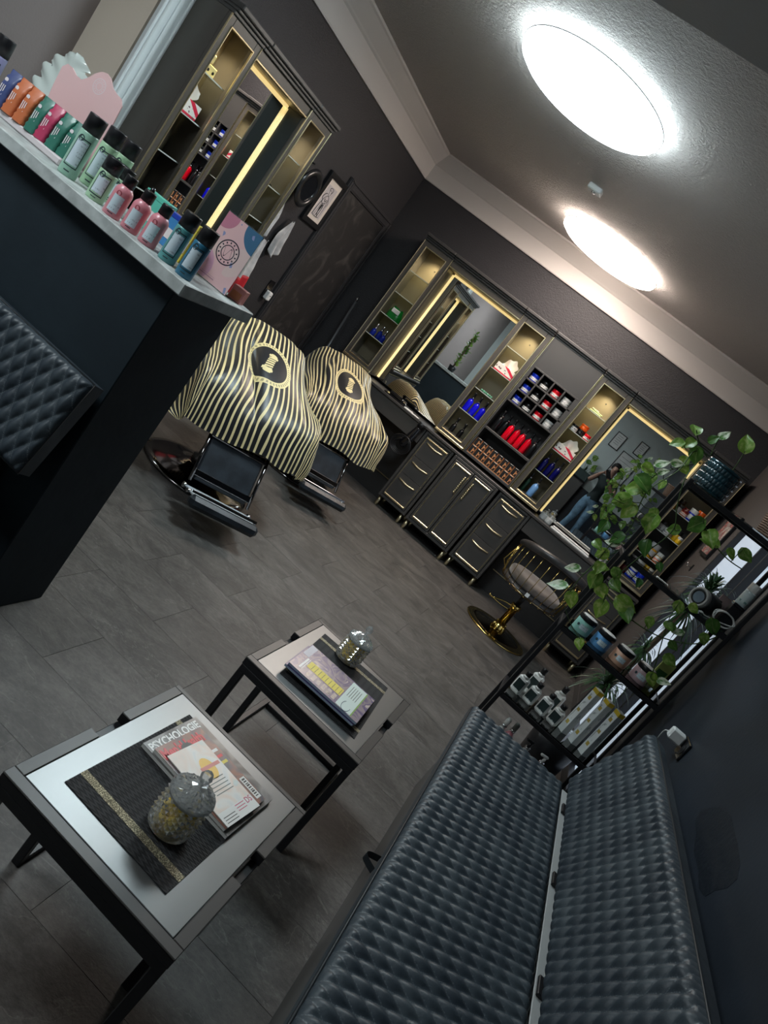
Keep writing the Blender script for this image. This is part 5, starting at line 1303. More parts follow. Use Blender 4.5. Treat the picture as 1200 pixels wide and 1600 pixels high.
lv = [(1086, 678, 3.58, -70, 34, 0), (1124, 684, 3.60, -40, 34, 1), (1164, 706, 3.64, -80, 40, 0), (1086, 690, 3.57, 150, 30, 0), (1068, 692, 3.55, 170, 30, 0), (1090, 700, 3.57, 100, 38, 0), (1108, 690, 3.60, -20, 24, 0), (1004, 728, 3.5, 20, 30, 0),
      (1024, 726, 3.52, -20, 34, 1), (1050, 722, 3.54, 10, 30, 1), (1028, 738, 3.52, 0, 26, 1), (1005, 765, 3.46, 200, 46, 0), (996, 745, 3.47, 60, 46, 0), (985, 778, 3.46, 165, 44, 0), (992, 790, 3.46, 140, 40, 0), (948, 815, 3.45, 130, 30, 0),
      (975, 838, 3.45, 170, 34, 0), (968, 850, 3.45, 200, 34, 1), (950, 862, 3.45, 160, 32, 0), (930, 845, 3.45, 60, 26, 0), (940, 880, 3.45, 120, 30, 0), (928, 886, 3.45, 10, 32, 0), (905, 888, 3.45, 190, 34, 1), (960, 888, 3.45, 70, 28, 0),
      (1025, 806, 3.45, 120, 44, 0), (1062, 828, 3.45, 185, 30, 0), (1100, 815, 3.46, 160, 44, 0), (1108, 830, 3.46, 80, 40, 0), (1012, 845, 3.45, 100, 36, 0), (1122, 853, 3.46, 200, 40, 0), (1138, 858, 3.46, 60, 26, 0), (1160, 858, 3.46, 60, 34, 0),
      (885, 915, 3.44, 190, 42, 1), (895, 925, 3.45, 100, 36, 0), (935, 895, 3.45, 120, 40, 0), (938, 912, 3.45, 80, 36, 0), (958, 905, 3.45, 60, 32, 0), (945, 940, 3.45, 120, 40, 0), (965, 935, 3.46, 40, 46, 0), (975, 948, 3.46, 80, 40, 0), (906, 998, 3.45, 90, 26, 0),
      (1018, 965, 3.46, 110, 26, 0), (1040, 972, 3.46, 60, 24, 0), (1062, 940, 3.46, 100, 30, 0), (1078, 945, 3.46, 40, 26, 0), (1042, 978, 3.46, 0, 26, 0), (1068, 988, 3.47, 180, 26, 1), (1048, 1002, 3.46, 60, 24, 0), (1040, 1024, 3.46, 50, 30, 0), (1112, 968, 3.47, 80, 36, 0), (1100, 990, 3.47, 90, 26, 0),
      (1015, 1052, 3.46, 70, 30, 0), (1028, 1062, 3.46, 30, 30, 1), (1022, 795, 3.46, 90, 26, 0), (1010, 810, 3.46, 110, 22, 0), (960, 790, 3.47, 140, 22, 0), (945, 800, 3.47, 120, 18, 0), (975, 815, 3.47, 100, 20, 0), (952, 775, 3.47, 160, 18, 0), (968, 770, 3.48, 90, 18, 0), (1000, 905, 3.46, 120, 20, 0), (1030, 880, 3.46, 80, 20, 0), (1020, 740, 3.55, 100, 24, 0), (1040, 752, 3.56, 130, 24, 0), (1065, 725, 3.58, 60, 26, 0), (1072, 715, 3.58, 120, 28, 0)]
pt = vine_plant('potted_pothos', 'trailing heart-leaved vine in a scalloped teal glazed pot on rack top', chains, lv)
pot = part('pot', M_TEALP, pt, _planter); pot.location = PC
so = part('soil', M_SOIL, pt, lambda b: b.lathe([(.077, .110), (.04, .116), (0, .117)], 24)); so.location = PC
# tall dracaena between the rack and the glass door
M_BLADE = Mat('narrow_green_blade', (.022, .060, .020), .4, vary=(30, .4))
def blades(b, c, n, L, seed, up=.5, w=.006):
    rnd = random.Random(seed)
    for i in range(n):
        a = rnd.uniform(0, 2 * PI); el = rnd.uniform(up - .5, up + .8); l = L * rnd.uniform(.6, 1.15); dv = Vector((math.cos(a) * math.cos(el) * .55, math.sin(a) * math.cos(el), math.sin(el)))
        sd = dv.cross(Vector((0, 0, 1))).normalized(); K = 7; vs = []
        for k in range(K):
            s = k / (K - 1); p = Vector(c) + dv * l * s + Vector((0, 0, -l * .55 * s * s)); ww = w * math.sin(PI * (.12 + .86 * s)) if s < 1 else 0.0003
            vs += [p - sd * ww, p + sd * ww]
        b.add(vs, [(2 * k, 2 * k + 1, 2 * k + 3, 2 * k + 2) for k in range(K - 1)], 0, True)
t = thing('dracaena', 'tall spiky dracaena in a dark pot between rack and glass door', 'plant', (.74, 4.12, 0))
part('pot', M_BLACK, t, lambda b: b.lathe([(.09, 0), (.12, .01), (.14, .26), (.13, .26), (.12, .24), (0, .235)], 28))
M_TRUNK = Mat('dry_trunk', (.10, .07, .045), .8, bump=(60, .6, .006))
part('trunk', M_TRUNK, t, lambda b: b.tube(smoothpath([(0, 0, .22), (.01, .0, .6), (.02, -.02, 1.0), (.03, -.03, 1.32)], 16), .014, 8))
part('trunk', M_TRUNK, t, lambda b: b.tube(smoothpath([(-.03, .0, .22), (-.03, -.03, .4), (-.02, -.05, .62)], 10), .012, 8))
q = part('foliage', M_BLADE, t, lambda b: (blades(b, (.03, -.03, 1.32), 110, .32, 5, .5), blades(b, (.025, -.03, 1.20), 50, .28, 8, .1))); q['kind'] = 'stuff'
q = part('foliage', M_BLADE, t, lambda b: (blades(b, (-.02, -.05, .62), 90, .36, 6, .6), blades(b, (.0, -.02, .9), 50, .28, 9, .2))); q['kind'] = 'stuff'
# --- objects on the rack
t = thing('wicker_basket', 'brown ribbed wicker basket on top of the plant rack', 'basket', (.745, 3.635, SH[4]))
M_WICK = Mat('brown_wicker', (.13, .075, .045), .6, bump=(120, .5, .004))
part('base', M_WICK, t, lambda b: b.lathe([(.085, 0), (.085, .006)], 24))
for i in range(12): part('wicker_ring', M_WICK, t, lambda b: b.tube([((.086 + .0015 * i) * math.cos(a * PI / 20) + 0, (.086 + .0015 * i) * math.sin(a * PI / 20), .012 + i * .0105 + .001 * math.sin(a * 2.0)) for a in range(40)], .0062, 6, closed=True))
part('rim', M_WICK, t, lambda b: b.tube([(.108 * math.cos(a * PI / 20), .108 * math.sin(a * PI / 20), .140) for a in range(40)], .009, 8, closed=True))
# speaker and cables on the third shelf up
t = thing('bluetooth_speaker', 'grey cylindrical speaker with a blue-grey end disc on the glass shelf', 'speaker', (.655, 3.525, SH[3]))
ax = Vector((.62, .75, 0)).normalized()
def cyl_ax(b, a0, a1, r0, r1=None, n=32): b.cyl(Vector((0, 0, .049)) + ax * a0, Vector((0, 0, .049)) + ax * a1, r0, r1, n)
part('shell', Mat('warm_grey_shell', (.30, .29, .27), .5), t, lambda b: (cyl_ax(b, .0, .022, .047), b.tube([Vector((0, 0, .049)) + ax * .0 + (Vector((-.75, .62, 0)) * math.cos(k * PI / 16) + Vector((0, 0, 1)) * math.sin(k * PI / 16)) * .041 for k in range(32)], .0065, 8, closed=True)))
part('end_disc', Mat('blue_grey_disc', (.10, .13, .16), .4), t, lambda b: cyl_ax(b, -.002, -.0005, .026))
part('dark_ring', M_BLACK, t, lambda b: cyl_ax(b, -.0004, -.0001, .034))
part('fabric_body', Mat('black_speaker_cloth', (.012, .012, .014), .8, bump=(500, .4, .002)), t, lambda b: cyl_ax(b, .0225, .135, .047, .045))
M_CABLE = Mat('white_cable', (.72, .72, .70), .45)
t = thing('charging_cable', 'loosely coiled white charging cable hanging from the glass shelf', 'cable', (.795, 3.535, SH[3] + .001))
rnd = random.Random(4); cp = [(-.085, -.032, .006), (-.06, -.025, .005)]
for k in range(26): a = k * .9; cp.append((.045 * math.cos(a) * (1 + .2 * rnd.random()), -.010 + .018 * math.sin(a * 1.07), .006 + .035 * (1 + math.sin(a)) * .9 + .004 * rnd.random()))
part('cord', M_CABLE, t, lambda b: b.tube(smoothpath(cp, 240), .0026, 6))
part('plug_end', M_WHITE, t, lambda b: b.box(-.100, -.086, -.037, -.028, .002, .010, .002))
t = thing('black_carton', 'plain black carton under the white tubs on the glass shelf', 'carton', (.812, 3.55, SH[3]))
part('box', M_BLACK, t, lambda b: b.box(-.026, .026, -.0, .055, .0, .115, .002)); part('lid', M_BLACKGL, t, lambda b: b.box(-.027, .027, -.001, .056, .1155, .130, .002))
jar('white care tub with pale green print standing on a black carton', (.812, 3.577, SH[3] + .1305), plastic(205, 220, 220, .4), WHT, 'white tubs on the rack', .026, .115, text_band('tub_print', (.65, .75, .75), (.2, .35, .33), 90))
t = thing('glass_tumbler', 'small clear glass tumbler on the shelf beside the cable', 'glass', (.745, 3.70, SH[3]))
part('glass_wall', M_GLASS, t, lambda b: b.lathe([(.030, 0), (.034, .09), (.032, .09), (.028, .006), (0, .005)], 20)); part('base', M_GLASS, t, lambda b: b.lathe([(.0285, .0005), (.0285, .005)], 20))
t = thing('pink_card', 'pale pink card leaning on the shelf behind the cable', 'card', (.79, 3.735, SH[3]), .3)
part('card', plastic(170, 150, 150, .6), t, lambda b: b.box(-.03, .03, -.002, .002, .0, .12)); part('foot', plastic(170, 150, 150, .6), t, lambda b: b.box(-.03, .03, .0025, .02, .0, .003))
t = thing('paper_label', 'small grey paper label lying on the glass shelf by the post', 'label', (.50, 3.56, SH[3])); part('sheet', M_PAPER, t, lambda b: b.box(-.03, .03, -.02, .02, 0, .002)); part('print', M_TK, t, lambda b: b.box(-.02, .02, -.012, -.006, .0021, .0024))
# four mask jars
def mask_jar(label, x, y, col, r=.046, h=.088):
    t = thing('mask_jar', label, 'jar', (x, y, SH[2]), 0, 'hair mask jars on the rack'); ang = math.atan2(-y, -x) - .1
    part('jar_body', col, t, lambda b: b.lathe([(r * .93, 0), (r, .005), (r, h * .70), (r * .97, h * .72)], 28)); l = part('lid', M_BLACK, t, lambda b: b.lathe([(r * 1.0, h * .725), (r * 1.02, h * .74), (r * 1.02, h * .97), (r * .98, h)], 28))
    part('lid_disc', WHT, l, lambda b: b.lathe([(r * .84, h + .0003), (r * .82, h + .0012), (0, h + .0012)], 24))
    part('label', M_LABEL, t, lambda b: arc_patch(b, r * 1.006, ang - .2, ang + .75, h * .24, h * .52)); part('badge', M_INK, t, lambda b: b.add([(r * 1.012 * math.cos(ang - .45 + .15 * math.cos(i * PI / 8)), r * 1.012 * math.sin(ang - .45 + .15 * math.cos(i * PI / 8)), h * .40 + .007 * math.sin(i * PI / 8)) for i in range(16)], [list(range(16))]))
mask_jar('mint hair mask jar with black lid nearest the rack post', .384, 3.60, plastic(140, 190, 180, .35)); mask_jar('blue hair mask jar with black lid on the rack', .492, 3.60, plastic(85, 140, 190, .35))
mask_jar('apricot hair mask jar with black lid on the rack', .603, 3.60, plastic(205, 160, 135, .35)); mask_jar('pale pink hair mask jar with black lid behind vine leaves', .722, 3.60, plastic(190, 160, 165, .35))
t = thing('product_booklet', 'slim yellow-green booklet standing behind the pale pink jar', 'booklet', (.80, 3.70, SH[2]), .5)
part('cover', plastic(190, 205, 120, .5), t, lambda b: b.box(-.04, .04, -.003, .003, 0, .15)); part('print_block', plastic(60, 110, 60, .5), t, lambda b: b.box(-.03, .03, -.0036, -.0031, .05, .10))
# white bottles with dark labels
M_DKLAB = text_band('dark_green_label', (.012, .025, .025), (.4, .45, .45), 120)
def flat_bottle(label, x, y, h, z=SH[1], w=.030):
    t = thing('shampoo_bottle', label, 'bottle', (x, y, z), -.35, 'white bottles with dark labels on the rack')
    part('body', WHT, t, lambda b: b.box(-w, w, -.018, .018, 0, h * .74, .010)); part('shoulder', WHT, t, lambda b: b.lathe([(.020, h * .741), (.013, h * .80)], 16))
    part('cap', M_BLACK, t, lambda b: b.lathe([(.0155, h * .802), (.0155, h - .001), (.014, h)], 18)); part('label', M_DKLAB, t, lambda b: b.box(-w * .74, w * .74, -.0186, -.0182, h * .18, h * .58))
for lab, x, y, h in (('tall white bottle in the back row beside the rack post', .405, 3.715, .165), ('tall white bottle in the back row beside the long cartons', .540, 3.715, .165), ('small white bottle nearest the rack post', .350, 3.60, .130), ('small white bottle before the tall pair, next to the post', .425, 3.60, .125), ('small white bottle in the middle of the front row', .500, 3.60, .125), ('small white bottle beside the long cartons', .572, 3.60, .120)): flat_bottle(lab, x, y, h)
# long cartons
M_LONG = Mat('long_carton_print_and_shade', (.62, .66, .66), .45)
def _lc():
    m = M_LONG; x, y, z = m.xyz('Object')
    side = y.lt(-.0204); c = m.mix(side, (.84, .87, .87), (.50, .55, .57))  # face turned from the lamp is greyed: its shade is painted into the colour
    bl = ((z - .06).ab()).lt(.010).mx(((z - .14).ab()).lt(.008)).mx(((z - .22).ab()).lt(.010)) * y.ab().lt(.010)
    tx = m.noise(120, 1, stretch=(1, 1, .3)).gt(.60) * z.gt(.08) * z.lt(.24)
    c = m.mix(bl, c, (.55, .40, .08)); c = m.mix(tx * .55, c, (.15, .18, .20)); m.colour(m.mix(z.gt(.255), c, (.72, .52, .04)))
_lc()
for i in range(3):
    t = thing('long_carton', ('tall white and yellow carton next to the white bottles', 'tall white and yellow carton in the middle of three', 'tall white and yellow carton next to the bench back')[i], 'carton', (.645 + i * .062, 3.640 - .030 * i, SH[1]), .62, 'tall cartons on the rack')
    part('carton', M_LONG, t, lambda b: b.box(-.019, .019, -.021, .021, 0, .275, .001)); part('top_flap', plastic(215, 215, 205, .5), t, lambda b: b.box(-.018, .018, -.020, .020, .2752, .2765))
# bottles on the lowest shelf
for lab, x, y, h, c, cap, hd in (('white pump bottle with black pump on the lowest rack shelf', .575, 3.60, .165, WHT, M_BLACK, 'pump'), ('white flip-top bottle on the lowest rack shelf', .425, 3.60, .17, WHT, WHT, 'cap'), ('rose bottle with silver top on the lowest rack shelf', .475, 3.63, .17, plastic(190, 120, 130, .3), plastic(120, 120, 115), 'cap'), ('clear pump bottle on the lowest rack shelf', .670, 3.60, .155, plastic(190, 195, 195, .3), WHT, 'pump')):
    spray_bottle(lab, (x, y, SH[0]), c, None, .028, h, .4, hd, cap, 'bottle', 'pump_bottle')
# ------------------------------------------------------------------ right wall bits
t = thing('wall_socket', 'black wall socket with a white charger above the bench end', 'socket', (XN, 3.00, .865))
part('plate', M_BLACKGL, t, lambda b: b.box(-.010, -.0005, -.055, .055, -.040, .040, .003)); part('outlet', M_BLACK, t, lambda b: b.tube([(-.0102, -.022, 0), (-.012, -.022, 0)], .020, 20))
t = thing('phone_charger', 'white plug-in charger with cord in the wall socket', 'charger', (XN - .0105, 3.035, .875))
part('body', M_WHITE, t, lambda b: b.box(-.062, -.0025, -.020, .022, -.020, .028, .006)); part('cord', M_CABLE, t, lambda b: b.tube(smoothpath([(-.05, .024, -.005), (-.06, .06, -.02), (-.05, .10, -.06), (-.03, .16, -.10)], 14), .0028, 6)); part('strain_relief', M_WHITE, t, lambda b: b.tube([(-.05, .0225, -.005), (-.054, .042, -.011)], .005, 8))
t = thing('picture_frame', 'black framed print seen edge-on on the right wall', 'picture', (XR, 5.94, 1.64))
part('frame', M_BLACK, t, lambda b: b.box(-.022, -.0005, -.20, .20, -.19, .19, .002)); part('print', cover_mat('cream_print', [(.70, .62, .52), (.75, .68, .60), (.30, .20, .20), (.55, .12, .10), (.7, .65, .58)], 14), t, lambda b: b.box(-.0235, -.0225, -.17, .17, -.165, .165))
t = thing('wall_hook', 'small chrome coat hook on the right wall', 'hook', (XR, 6.0, 1.33)); part('plate', M_BLACK, t, lambda b: b.box(-.006, -.0005, -.018, .018, -.03, .03, .002)); part('prong', M_CHROME, t, lambda b: b.tube(smoothpath([(-.007, 0, .0), (-.03, 0, -.01), (-.045, 0, .015)], 6), .005, 8))
# ------------------------------------------------------------------ left wall: door, picture, hat, towels, plug, pole
M_DOOR = Mat('smudged_black_door', (.030, .028, .028), .55, bump=(120, .15, .003))
def _dr():
    m = M_DOOR; n = m.noise(4, 5, dist=1.5).smooth(.48, .72); m.colour(m.mix(n * .8, (.028, .026, .026), (.085, .078, .074)))
_dr()
d = tag(bpy.data.objects.new('door_2', None), 'smudged black panel door with moulded frame in the left wall', 'door', kind='structure'); COL.objects.link(d); d.location = (XL, 5.58, 0)
part('leaf', M_DOOR, d, lambda b: b.box(.0005, .020, .085, .985, 0, 1.955, .002))
def cas(b, y0, y1, z0, z1):
    b.box(.0005, .026, y0, y1, z0, z1, .004)
part('casing', M_WALL, d, lambda b: (cas(b, 0, .080, 0, 2.045), b.box(.026, .036, .006, .028, 0, 2.04, .003), b.box(.026, .032, .050, .072, 0, 2.04, .003)))
part('casing', M_WALL, d, lambda b: (cas(b, .990, 1.085, 0, 2.045), b.box(.026, .036, 1.060, 1.082, 0, 2.04, .003), b.box(.026, .032, 1.0, 1.020, 0, 2.04, .003)))
part('casing', M_WALL, d, lambda b: (cas(b, .080, .990, 1.960, 2.045), b.box(.026, .036, .0, 1.085, 2.020, 2.045, .003), b.box(.026, .032, .07, 1.0, 1.972, 1.990, .003)))
t = thing('wall_picture', 'black framed ink drawing of a robed figure beside the door', 'picture', (XL, 5.435, 1.765))
part('frame', M_BLACK, t, lambda b: [b.box(.0005, .028, y0, y1, z0, z1, .002) for y0, y1, z0, z1 in ((-.165, .165, -.205, -.165), (-.165, .165, .165, .205), (-.165, -.118, -.165, .165), (.118, .165, -.165, .165))])
part('mount', Mat('cream_mount', (.72, .64, .57), .7), t, lambda b: b.box(.0005, .014, -.118, .118, -.165, .165))
part('drawing_ground', Mat('lilac_paper', (.55, .50, .50), .7), t, lambda b: b.box(.0142, .0148, -.080, .080, -.135, .120))
M_INKB = Mat('ink_drawing', (.02, .02, .02), .6)
fig = [[(-.02, .085), (-.005, .095), (.012, .085), (.015, .065), (.005, .05), (-.01, .055), (-.02, .085)], [(.0, .05), (-.03, .03), (-.045, .0), (-.03, -.02), (.01, -.01), (.035, .01), (.03, .035), (.0, .05)],
       [(-.045, .0), (-.06, -.06), (-.065, -.125)], [(-.03, -.02), (-.03, -.07), (-.04, -.128)], [(-.01, -.015), (-.005, -.07), (-.01, -.13)], [(.01, -.01), (.02, -.06), (.02, -.128)], [(.035, .01), (.05, -.05), (.048, -.125)], [(-.065, -.125), (.0, -.132), (.048, -.125)], [(-.045, .0), (-.07, .02), (-.055, .05), (-.03, .06)], [(.03, .03), (.06, .0), (.055, -.03)], [(-.025, .085), (-.03, .105), (.0, .112), (.025, .1), (.018, .075)], [(-.02, .02), (.0, .0), (.02, .02)], [(-.02, -.04), (.0, -.055), (.03, -.045)]]
q = part('ink_lines', M_INKB, t, lambda b: [b.tube(smoothpath([(.0152, y, z) for y, z in L], 16), .0014 + .0008 * (i % 3), 5) for i, L in enumerate(fig)]); q['kind'] = 'stuff'
part('shaded_robe', M_INKB, t, lambda b: b.prism([(-.015, -.02), (.012, -.03), (.0, -.09), (.02, -.126), (-.005, -.11), (-.02, -.06)], .0149, .0153, ((0, 0, 0), (0, 1, 0), (0, 0, 1), (1, 0, 0))))
# bowler hat on the wall
t = thing('bowler_hat', 'glossy black bowler hat hung on the wall beside the tower', 'hat', (XL + .001, 4.965, 1.745))
M_HAT = Mat('black_felt_gloss', (.014, .014, .016), .28, coat=.3)
Hm = Matrix.Translation((.125, 0, 0)) @ Matrix.Rotation(-PI / 2, 4, 'Y')
B = MB(Hm); B.lathe([(.0, .120), (.05, .116), (.080, .095), (.092, .05), (.096, .012), (.130, .004), (.142, .012), (.145, .018), (.138, .008), (.128, .0), (.092, .006), (.088, .05), (.076, .090), (.0, .112)][::-1], 40); B.build('crown_and_brim', M_HAT, t)
B = MB(Hm); B.lathe([(.0965, .012), (.0985, .016), (.0950, .042), (.092, .044)], 40); B.build('hat_band', M_BLACKGL, t)
B = MB(); B.cyl((-.0035, 0, .152), (.05, 0, .158), .006, n=10); B.build('peg', M_BLACK, t)
# towels and apron on a hook
M_TWL = Mat('grey_white_cloth', (.55, .53, .53), .85, bump=(300, .3, .003), vary=(10, .25)); M_REDC = Mat('red_apron', (.55, .02, .03), .5)
def cloth(name, label, y, ztop, zbot, w, mat, seed, x=.030, grp='cloths hung by the left wall', band=None):
    t = thing(name, label, 'towel', (XL, y, 0), 0, grp); rnd = random.Random(seed); ph = rnd.uniform(0, 6)
    def f(u, v):
        ww = w * (.25 + .75 * min(1, v * 2.2)); yy = (u - .5) * ww + .02 * math.sin(v * 4 + ph)
        return (x + .020 * math.sin(u * 11 + ph + v * 2) * (.3 + .7 * v) + .012, yy, ztop - (ztop - zbot) * v + .03 * math.sin(u * 5 + ph) * v)
    o = part('cloth', mat, t, lambda b: b.grid(f, 24, 24)); m = o.modifiers.new('thick', 'SOLIDIFY'); m.thickness = .003
    part('hook', M_CHROME, t, lambda b: b.tube([(.0005, 0, ztop - .005), (.045, 0, ztop - .005), (.055, 0, ztop + .01)], .004, 8))
    if band:
        def g(u, v):
            p = f(u, .62 + .36 * v); return (p[0] + .004, p[1], p[2])
        o = part('coloured_band', band, t, lambda b: b.grid(g, 24, 8)); m = o.modifiers.new('thick', 'SOLIDIFY'); m.thickness = .002
    return t
cloth('towel', 'pale grey towel hanging from a hook beside the display tower', 4.90, 1.585, 1.32, .13, M_TWL, 1)
cloth('apron', 'white cloth with red and black lower part on the left wall', 5.01, 1.28, .78, .15, M_TWL, 5, band=M_REDC)
cloth('towel', 'white towel hanging beside the apron on the left wall', 5.17, 1.50, 1.22, .12, M_TWL, 9)
t = thing('wall_socket', 'black wall socket with a white timer plug beside the door', 'socket', (XL, 5.50, .965))
part('plate', M_BLACKGL, t, lambda b: b.box(.0005, .010, -.042, .042, -.080, .080, .003)); part('plug', M_WHITE, t, lambda b: b.box(.0105, .055, -.024, .030, -.075, .0, .008)); part('button', M_CHROME, t, lambda b: b.tube([(.055, .0, -.03), (.058, .0, -.03)], .006, 10))
t = thing('broom_pole', 'grey metal broom leaning in the corner beside the corner tower', 'broom', (-2.60, 6.48, 0))
part('pole', Mat('grey_pole', (.20, .20, .21), .35, .5), t, lambda b: b.tube([(0, 0, .04), (-.139, .10, 1.29)], .011, 10)); part('pole_cap', M_CHROME, t, lambda b: b.tube([(-.139, .10, 1.291), (-.143, .103, 1.33)], .012, 10)); part('broom_head', M_BLACK, t, lambda b: b.box(-.14, .14, -.03, .03, .0, .045, .006))
# ------------------------------------------------------------------ the waiting area behind the photographer
def wall_frame(label, x0, x1, z0, z1, seed):
    t = thing('certificate_frame', label, 'picture', (0, YR, 0), 0, 'framed certificates on the rear wall')
    part('frame', M_BLACK, t, lambda b: strip_frame(b, x0, x1, z0, z1, .014, .0005, .02, .002)); part('sheet', cover_mat('certificate_%d' % seed, [(.55, .58, .58), (.62, .64, .63), (.66, .68, .67)], 6), t, lambda b: b.box(x0 + .014, x1 - .014, .0005, .010, z0 + .014, z1 - .014))
    for k in range(5): part('text_line', plastic(120, 125, 125, .6), t, lambda b: b.box(x0 + .05, x1 - .05 - .01 * (k % 2), .0102, .0108, z1 - (z1 - z0) * (.2 + .13 * k), z1 - (z1 - z0) * (.2 + .13 * k) + .008))
wall_frame('small black framed certificate left of the higher one on rear wall', -.336, -.130, 1.895, 2.208, 1)
wall_frame('small black framed certificate hung highest on the rear wall', .104, .286, 2.045, 2.318, 2)
wall_frame('large black framed certificate below the small ones on rear wall', -.040, .345, 1.440, 1.985, 3)
t = thing('rear_cabinet', 'black waist-high cabinet against the grey-green rear wall', 'cabinet', (-.55, YR, 0))
part('body', M_CARC, t, lambda b: b.box(-.45, .35, .0005, .30, .0, 1.06, .004)); part('top', M_BLACKGL, t, lambda b: b.box(-.46, .36, .0005, .31, 1.061, 1.085, .003)); part('door', M_CAB, t, lambda b: b.box(-.44, -.06, .3005, .312, .04, 1.04, .003)); part('door', M_CAB, t, lambda b: b.box(-.04, .34, .3005, .312, .04, 1.04, .003))
t = thing('potted_plant', 'bushy green plant in a dark planter on the rear cabinet', 'plant', (-.32, -1.18, 1.0855))
part('planter', Mat('dark_green_planter', (.02, .04, .04), .4), t, lambda b: b.box(-.14, .12, -.09, .09, 0, .17, .01)); q = part('foliage', M_BLADE, t, lambda b: blades(b, (-.02, 0, .17), 50, .20, 31, .7, .004)); q['kind'] = 'stuff'
for i, (dx, dz, an) in enumerate(((-.02, .42, 20), (-.10, .34, 160), (.05, .30, 60), (-.06, .46, 120), (.09, .24, 0))):
    part('stalk', M_STEM, t, lambda b: b.tube(smoothpath([(-.02, 0, .16), (dx * .5 - .01, 0, dz * .6), (dx, 0, dz)], 6), .003, 5))
    o = mesh_obj('leaf', LEAVES[i % 3], t); o.location = (dx, .02, dz); o.rotation_euler = (PI / 2 + .2, an * .01, 0); o.scale = (.11, .11, .11)
# climbing plant at the far end of the counter (seen in the corner mirror)
t = thing('climbing_plant', 'leafy climbing plant on a moss pole at the far counter end', 'plant', (-2.80, 1.93, BZ))
part('pot', M_BLACK, t, lambda b: b.lathe([(.05, .0005), (.065, .09), (.058, .09), (0, .08)], 20)); part('moss_pole', M_TRUNK, t, lambda b: b.cyl((0, 0, .08), (0, 0, .62), .014, n=10))
rnd = random.Random(12)
for i in range(34):
    o = mesh_obj('leaf', LEAVES[i % 3], t); a = i * 2.4; o.location = (.02 * math.cos(a), .02 * math.sin(a), .12 + i * .017); o.rotation_euler = (rnd.uniform(.4, 1.4), rnd.uniform(-.3, .3), a); s_ = rnd.uniform(.06, .10); o.scale = (s_, s_, s_)
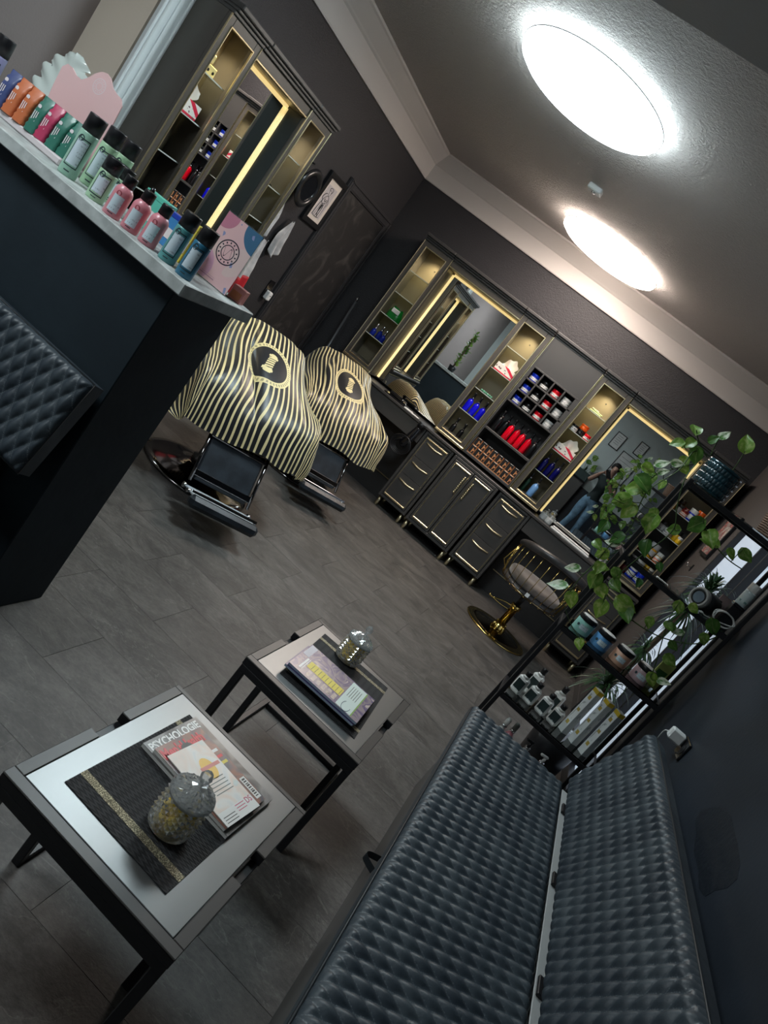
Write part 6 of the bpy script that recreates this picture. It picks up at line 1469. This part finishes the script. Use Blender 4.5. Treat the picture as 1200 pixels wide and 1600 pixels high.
# ------------------------------------------------------------------ the photographer (seen in the mirror by the plant rack)
M_SKIN = Mat('skin', (.46, .27, .20), .5, bump=(200, .1, .001)); M_SHIRT = Mat('dark_green_shirt', (.012, .022, .022), .75, bump=(180, .2, .002)); M_JEAN = Mat('light_blue_jeans', (.13, .23, .33), .8, bump=(500, .3, .002), vary=(9, .35)); M_SHOE = Mat('dark_shoe', (.02, .02, .02), .5); M_HAIR = Mat('dark_hair', (.010, .008, .007), .55, bump=(60, .8, .01))
def person():
    V, E, Rd = [], [], []
    def v(p, r):
        V.append(p); Rd.append(r if isinstance(r, tuple) else (r, r)); return len(V) - 1
    def ch(start, lst):
        k = start
        for p, r in lst: n = v(p, r); E.append((k, n)); k = n
        return k
    Y = -.40
    pel = v((.105, Y, .93), (.150, .115))
    chest = ch(pel, [((.100, Y, 1.06), (.135, .105)), ((.095, Y + .01, 1.20), (.155, .115)), ((.09, Y + .01, 1.34), (.150, .100)), ((.085, Y + .02, 1.425), (.085, .075)), ((.08, Y + .04, 1.475), (.050, .050))])
    head = ch(chest, [((.078, Y + .055, 1.53), (.062, .070)), ((.076, Y + .06, 1.60), (.074, .090)), ((.076, Y + .055, 1.665), (.066, .078)), ((.076, Y + .05, 1.695), (.035, .040))])
    nose = ch(head - 2, [((.074, Y + .155, 1.592), .016), ((.074, Y + .172, 1.585), .010)])
    up = 3
    # arms: left and right of the body, both hands raised to the phone
    for sx, sh, el, wr in ((-1, (-.095, Y + .02, 1.375), (-.165, Y + .10, 1.20), (-.070, -.060, 1.425)), (1, (.275, Y + .02, 1.375), (.330, Y + .12, 1.20), (.085, -.060, 1.405))):
        a = ch(up, [(sh, .062)]); a = ch(a, [(((sh[0] + el[0]) / 2, (sh[1] + el[1]) / 2, (sh[2] + el[2]) / 2), .050), (el, .042)])
        a = ch(a, [(((el[0] + wr[0]) / 2, (el[1] + wr[1]) / 2, (el[2] + wr[2]) / 2), .037), (wr, .025)])
        c = (-.012, -.028, 1.495); w = Vector(wr); dirv = (Vector(c) - w); side = Vector((1, 0, 0))
        palm = ch(a, [(tuple(w + dirv * .35), (.026, .018)), (tuple(w + dirv * .55 + Vector((-sx * .0, -.004, 0))), (.026, .016))])
        pp = Vector(V[palm])
        for f in range(4):
            o = Vector((sx * .0, -.016, .030 - .019 * f)) ; q = pp + o
            L = (.055, .062, .058, .046)[f]
            ch(palm, [(tuple(q), .0085), (tuple(q + Vector((-sx * L * .45, -.004, .016))), .0080), (tuple(q + Vector((-sx * L * .85, .010, .022))), .0070)])
        ch(palm - 1, [(tuple(w + dirv * .35 + Vector((-sx * .012, -.022, -.012))), .011), (tuple(w + dirv * .62 + Vector((-sx * .020, -.030, -.012))), .0095), (tuple(w + dirv * .80 + Vector((-sx * .022, -.024, -.004))), .008)])
    # legs
    for sx, kn, an in ((-1, (.030, Y + .03, .50), (-.035, Y + .02, .085)), (1, (.215, Y + .01, .50), (.235, Y - .02, .085))):
        hip = (.105 + sx * .088, Y, .86)
        a = ch(pel, [(hip, (.098, .100)), (tuple((Vector(hip) + Vector(kn)) / 2), (.085, .088)), (kn, .066), (((kn[0] + an[0]) / 2, (kn[1] + an[1]) / 2 - .01, (kn[2] + an[2]) / 2 + .02), .060), (an, .050)])
        ch(a, [((an[0], an[1] + .05, .045), (.045, .040)), ((an[0] + sx * .01, an[1] + .15, .032), (.044, .030))]); ch(a, [((an[0], an[1] - .045, .040), (.038, .036))])
    me = bpy.data.meshes.new('person_skeleton'); me.from_pydata([Vector(p) for p in V], E, []); o = mesh_obj('person', me)
    sk = o.modifiers.new('skin', 'SKIN'); sk.use_smooth_shade = True; sk.branch_smoothing = .35
    for i, d in enumerate(me.skin_vertices[0].data): d.radius = Rd[i]; d.use_root = (i == 0)
    ss = o.modifiers.new('sub', 'SUBSURF'); ss.levels = 2; ss.render_levels = 2
    dg = bpy.context.evaluated_depsgraph_get(); dg.update(); nm = bpy.data.meshes.new_from_object(o.evaluated_get(dg)); bpy.data.objects.remove(o)
    nm.materials.clear()
    for m in (M_SKIN, M_SHIRT, M_JEAN, M_SHOE): nm.materials.append(m.m)
    for p in nm.polygons:
        c = p.center; p.use_smooth = True
        if c.z < .075: p.material_index = 3
        elif c.z < .955 and c.y < -.2: p.material_index = 2
        elif c.z < 1.445 and ((abs(c.x - .09) < .19 and c.y < -.235) or (c.y < -.30 and c.z > 1.235)): p.material_index = 1
        else: p.material_index = 0
    zmin = min(v_.co.z for v_ in nm.vertices)
    for v_ in nm.vertices:
        if v_.co.z < .12: v_.co.z = max(v_.co.z, 0.0) if zmin < 0 else v_.co.z - zmin * (1 - v_.co.z / .12)
    ob = mesh_obj('person', nm); tag(ob, 'person in a dark shirt and light jeans raising a phone, reflected in mirror', 'person')
    rnd = random.Random(2); hb = MB()
    def hf(u, v_):
        a = u * 2 * PI; el = -.45 + v_ * (PI / 2 + .45); d = Vector((math.cos(a) * math.cos(el), math.sin(a) * math.cos(el), math.sin(el)))
        front = max(0, d.y) * (1 if el < .45 else 0); k = 1.12 + .05 * math.sin(a * 9 + el * 7) + .04 * math.sin(a * 17 - el * 11) - .40 * front
        return (.076 + d.x * .080 * k, Y + .050 + d.y * .094 * k, 1.625 + d.z * .092 * k)
    hb.grid(hf, 48, 20); hb.build('hair', M_HAIR, ob)
    eb = MB()
    for sx in (-1, 1): eb.lathe([(0, -.010), (.008, -.006), (.010, 0), (.008, .006), (0, .010)], 10, (.076 + sx * .030, Y + .128, 1.612))
    eb.build('eyes', M_BLACK, ob)['kind'] = 'stuff'
    MB().box(.056, .098, Y + .122, Y + .1285, 1.545, 1.551, .002).build('mouth', Mat('lips', (.35, .12, .10), .5), ob)
    for sx in (-1, 1): MB(Matrix.Translation((.076 + sx * .076, Y + .055, 1.60))).lathe([(0, -.028), (.012, -.018), (.014, .0), (.014, .018), (0, .030)], 10).build('ear', M_SKIN, ob)
person()
ph = thing('smartphone', 'dark smartphone held up in both hands of the reflected person', 'phone', (0, 0, 0))
Mp = cam.matrix_world.copy()
B = MB(Mp); B.box(-.035, .042, -.115, .034, .012, .021, .004); B.build('phone_body', M_BLACKGL, ph)
B = MB(Mp); B.lathe([(.010, .0095), (.011, .0118)], 16, (.022, .016, 0)); B.build('lens_ring', M_CHROME, ph)
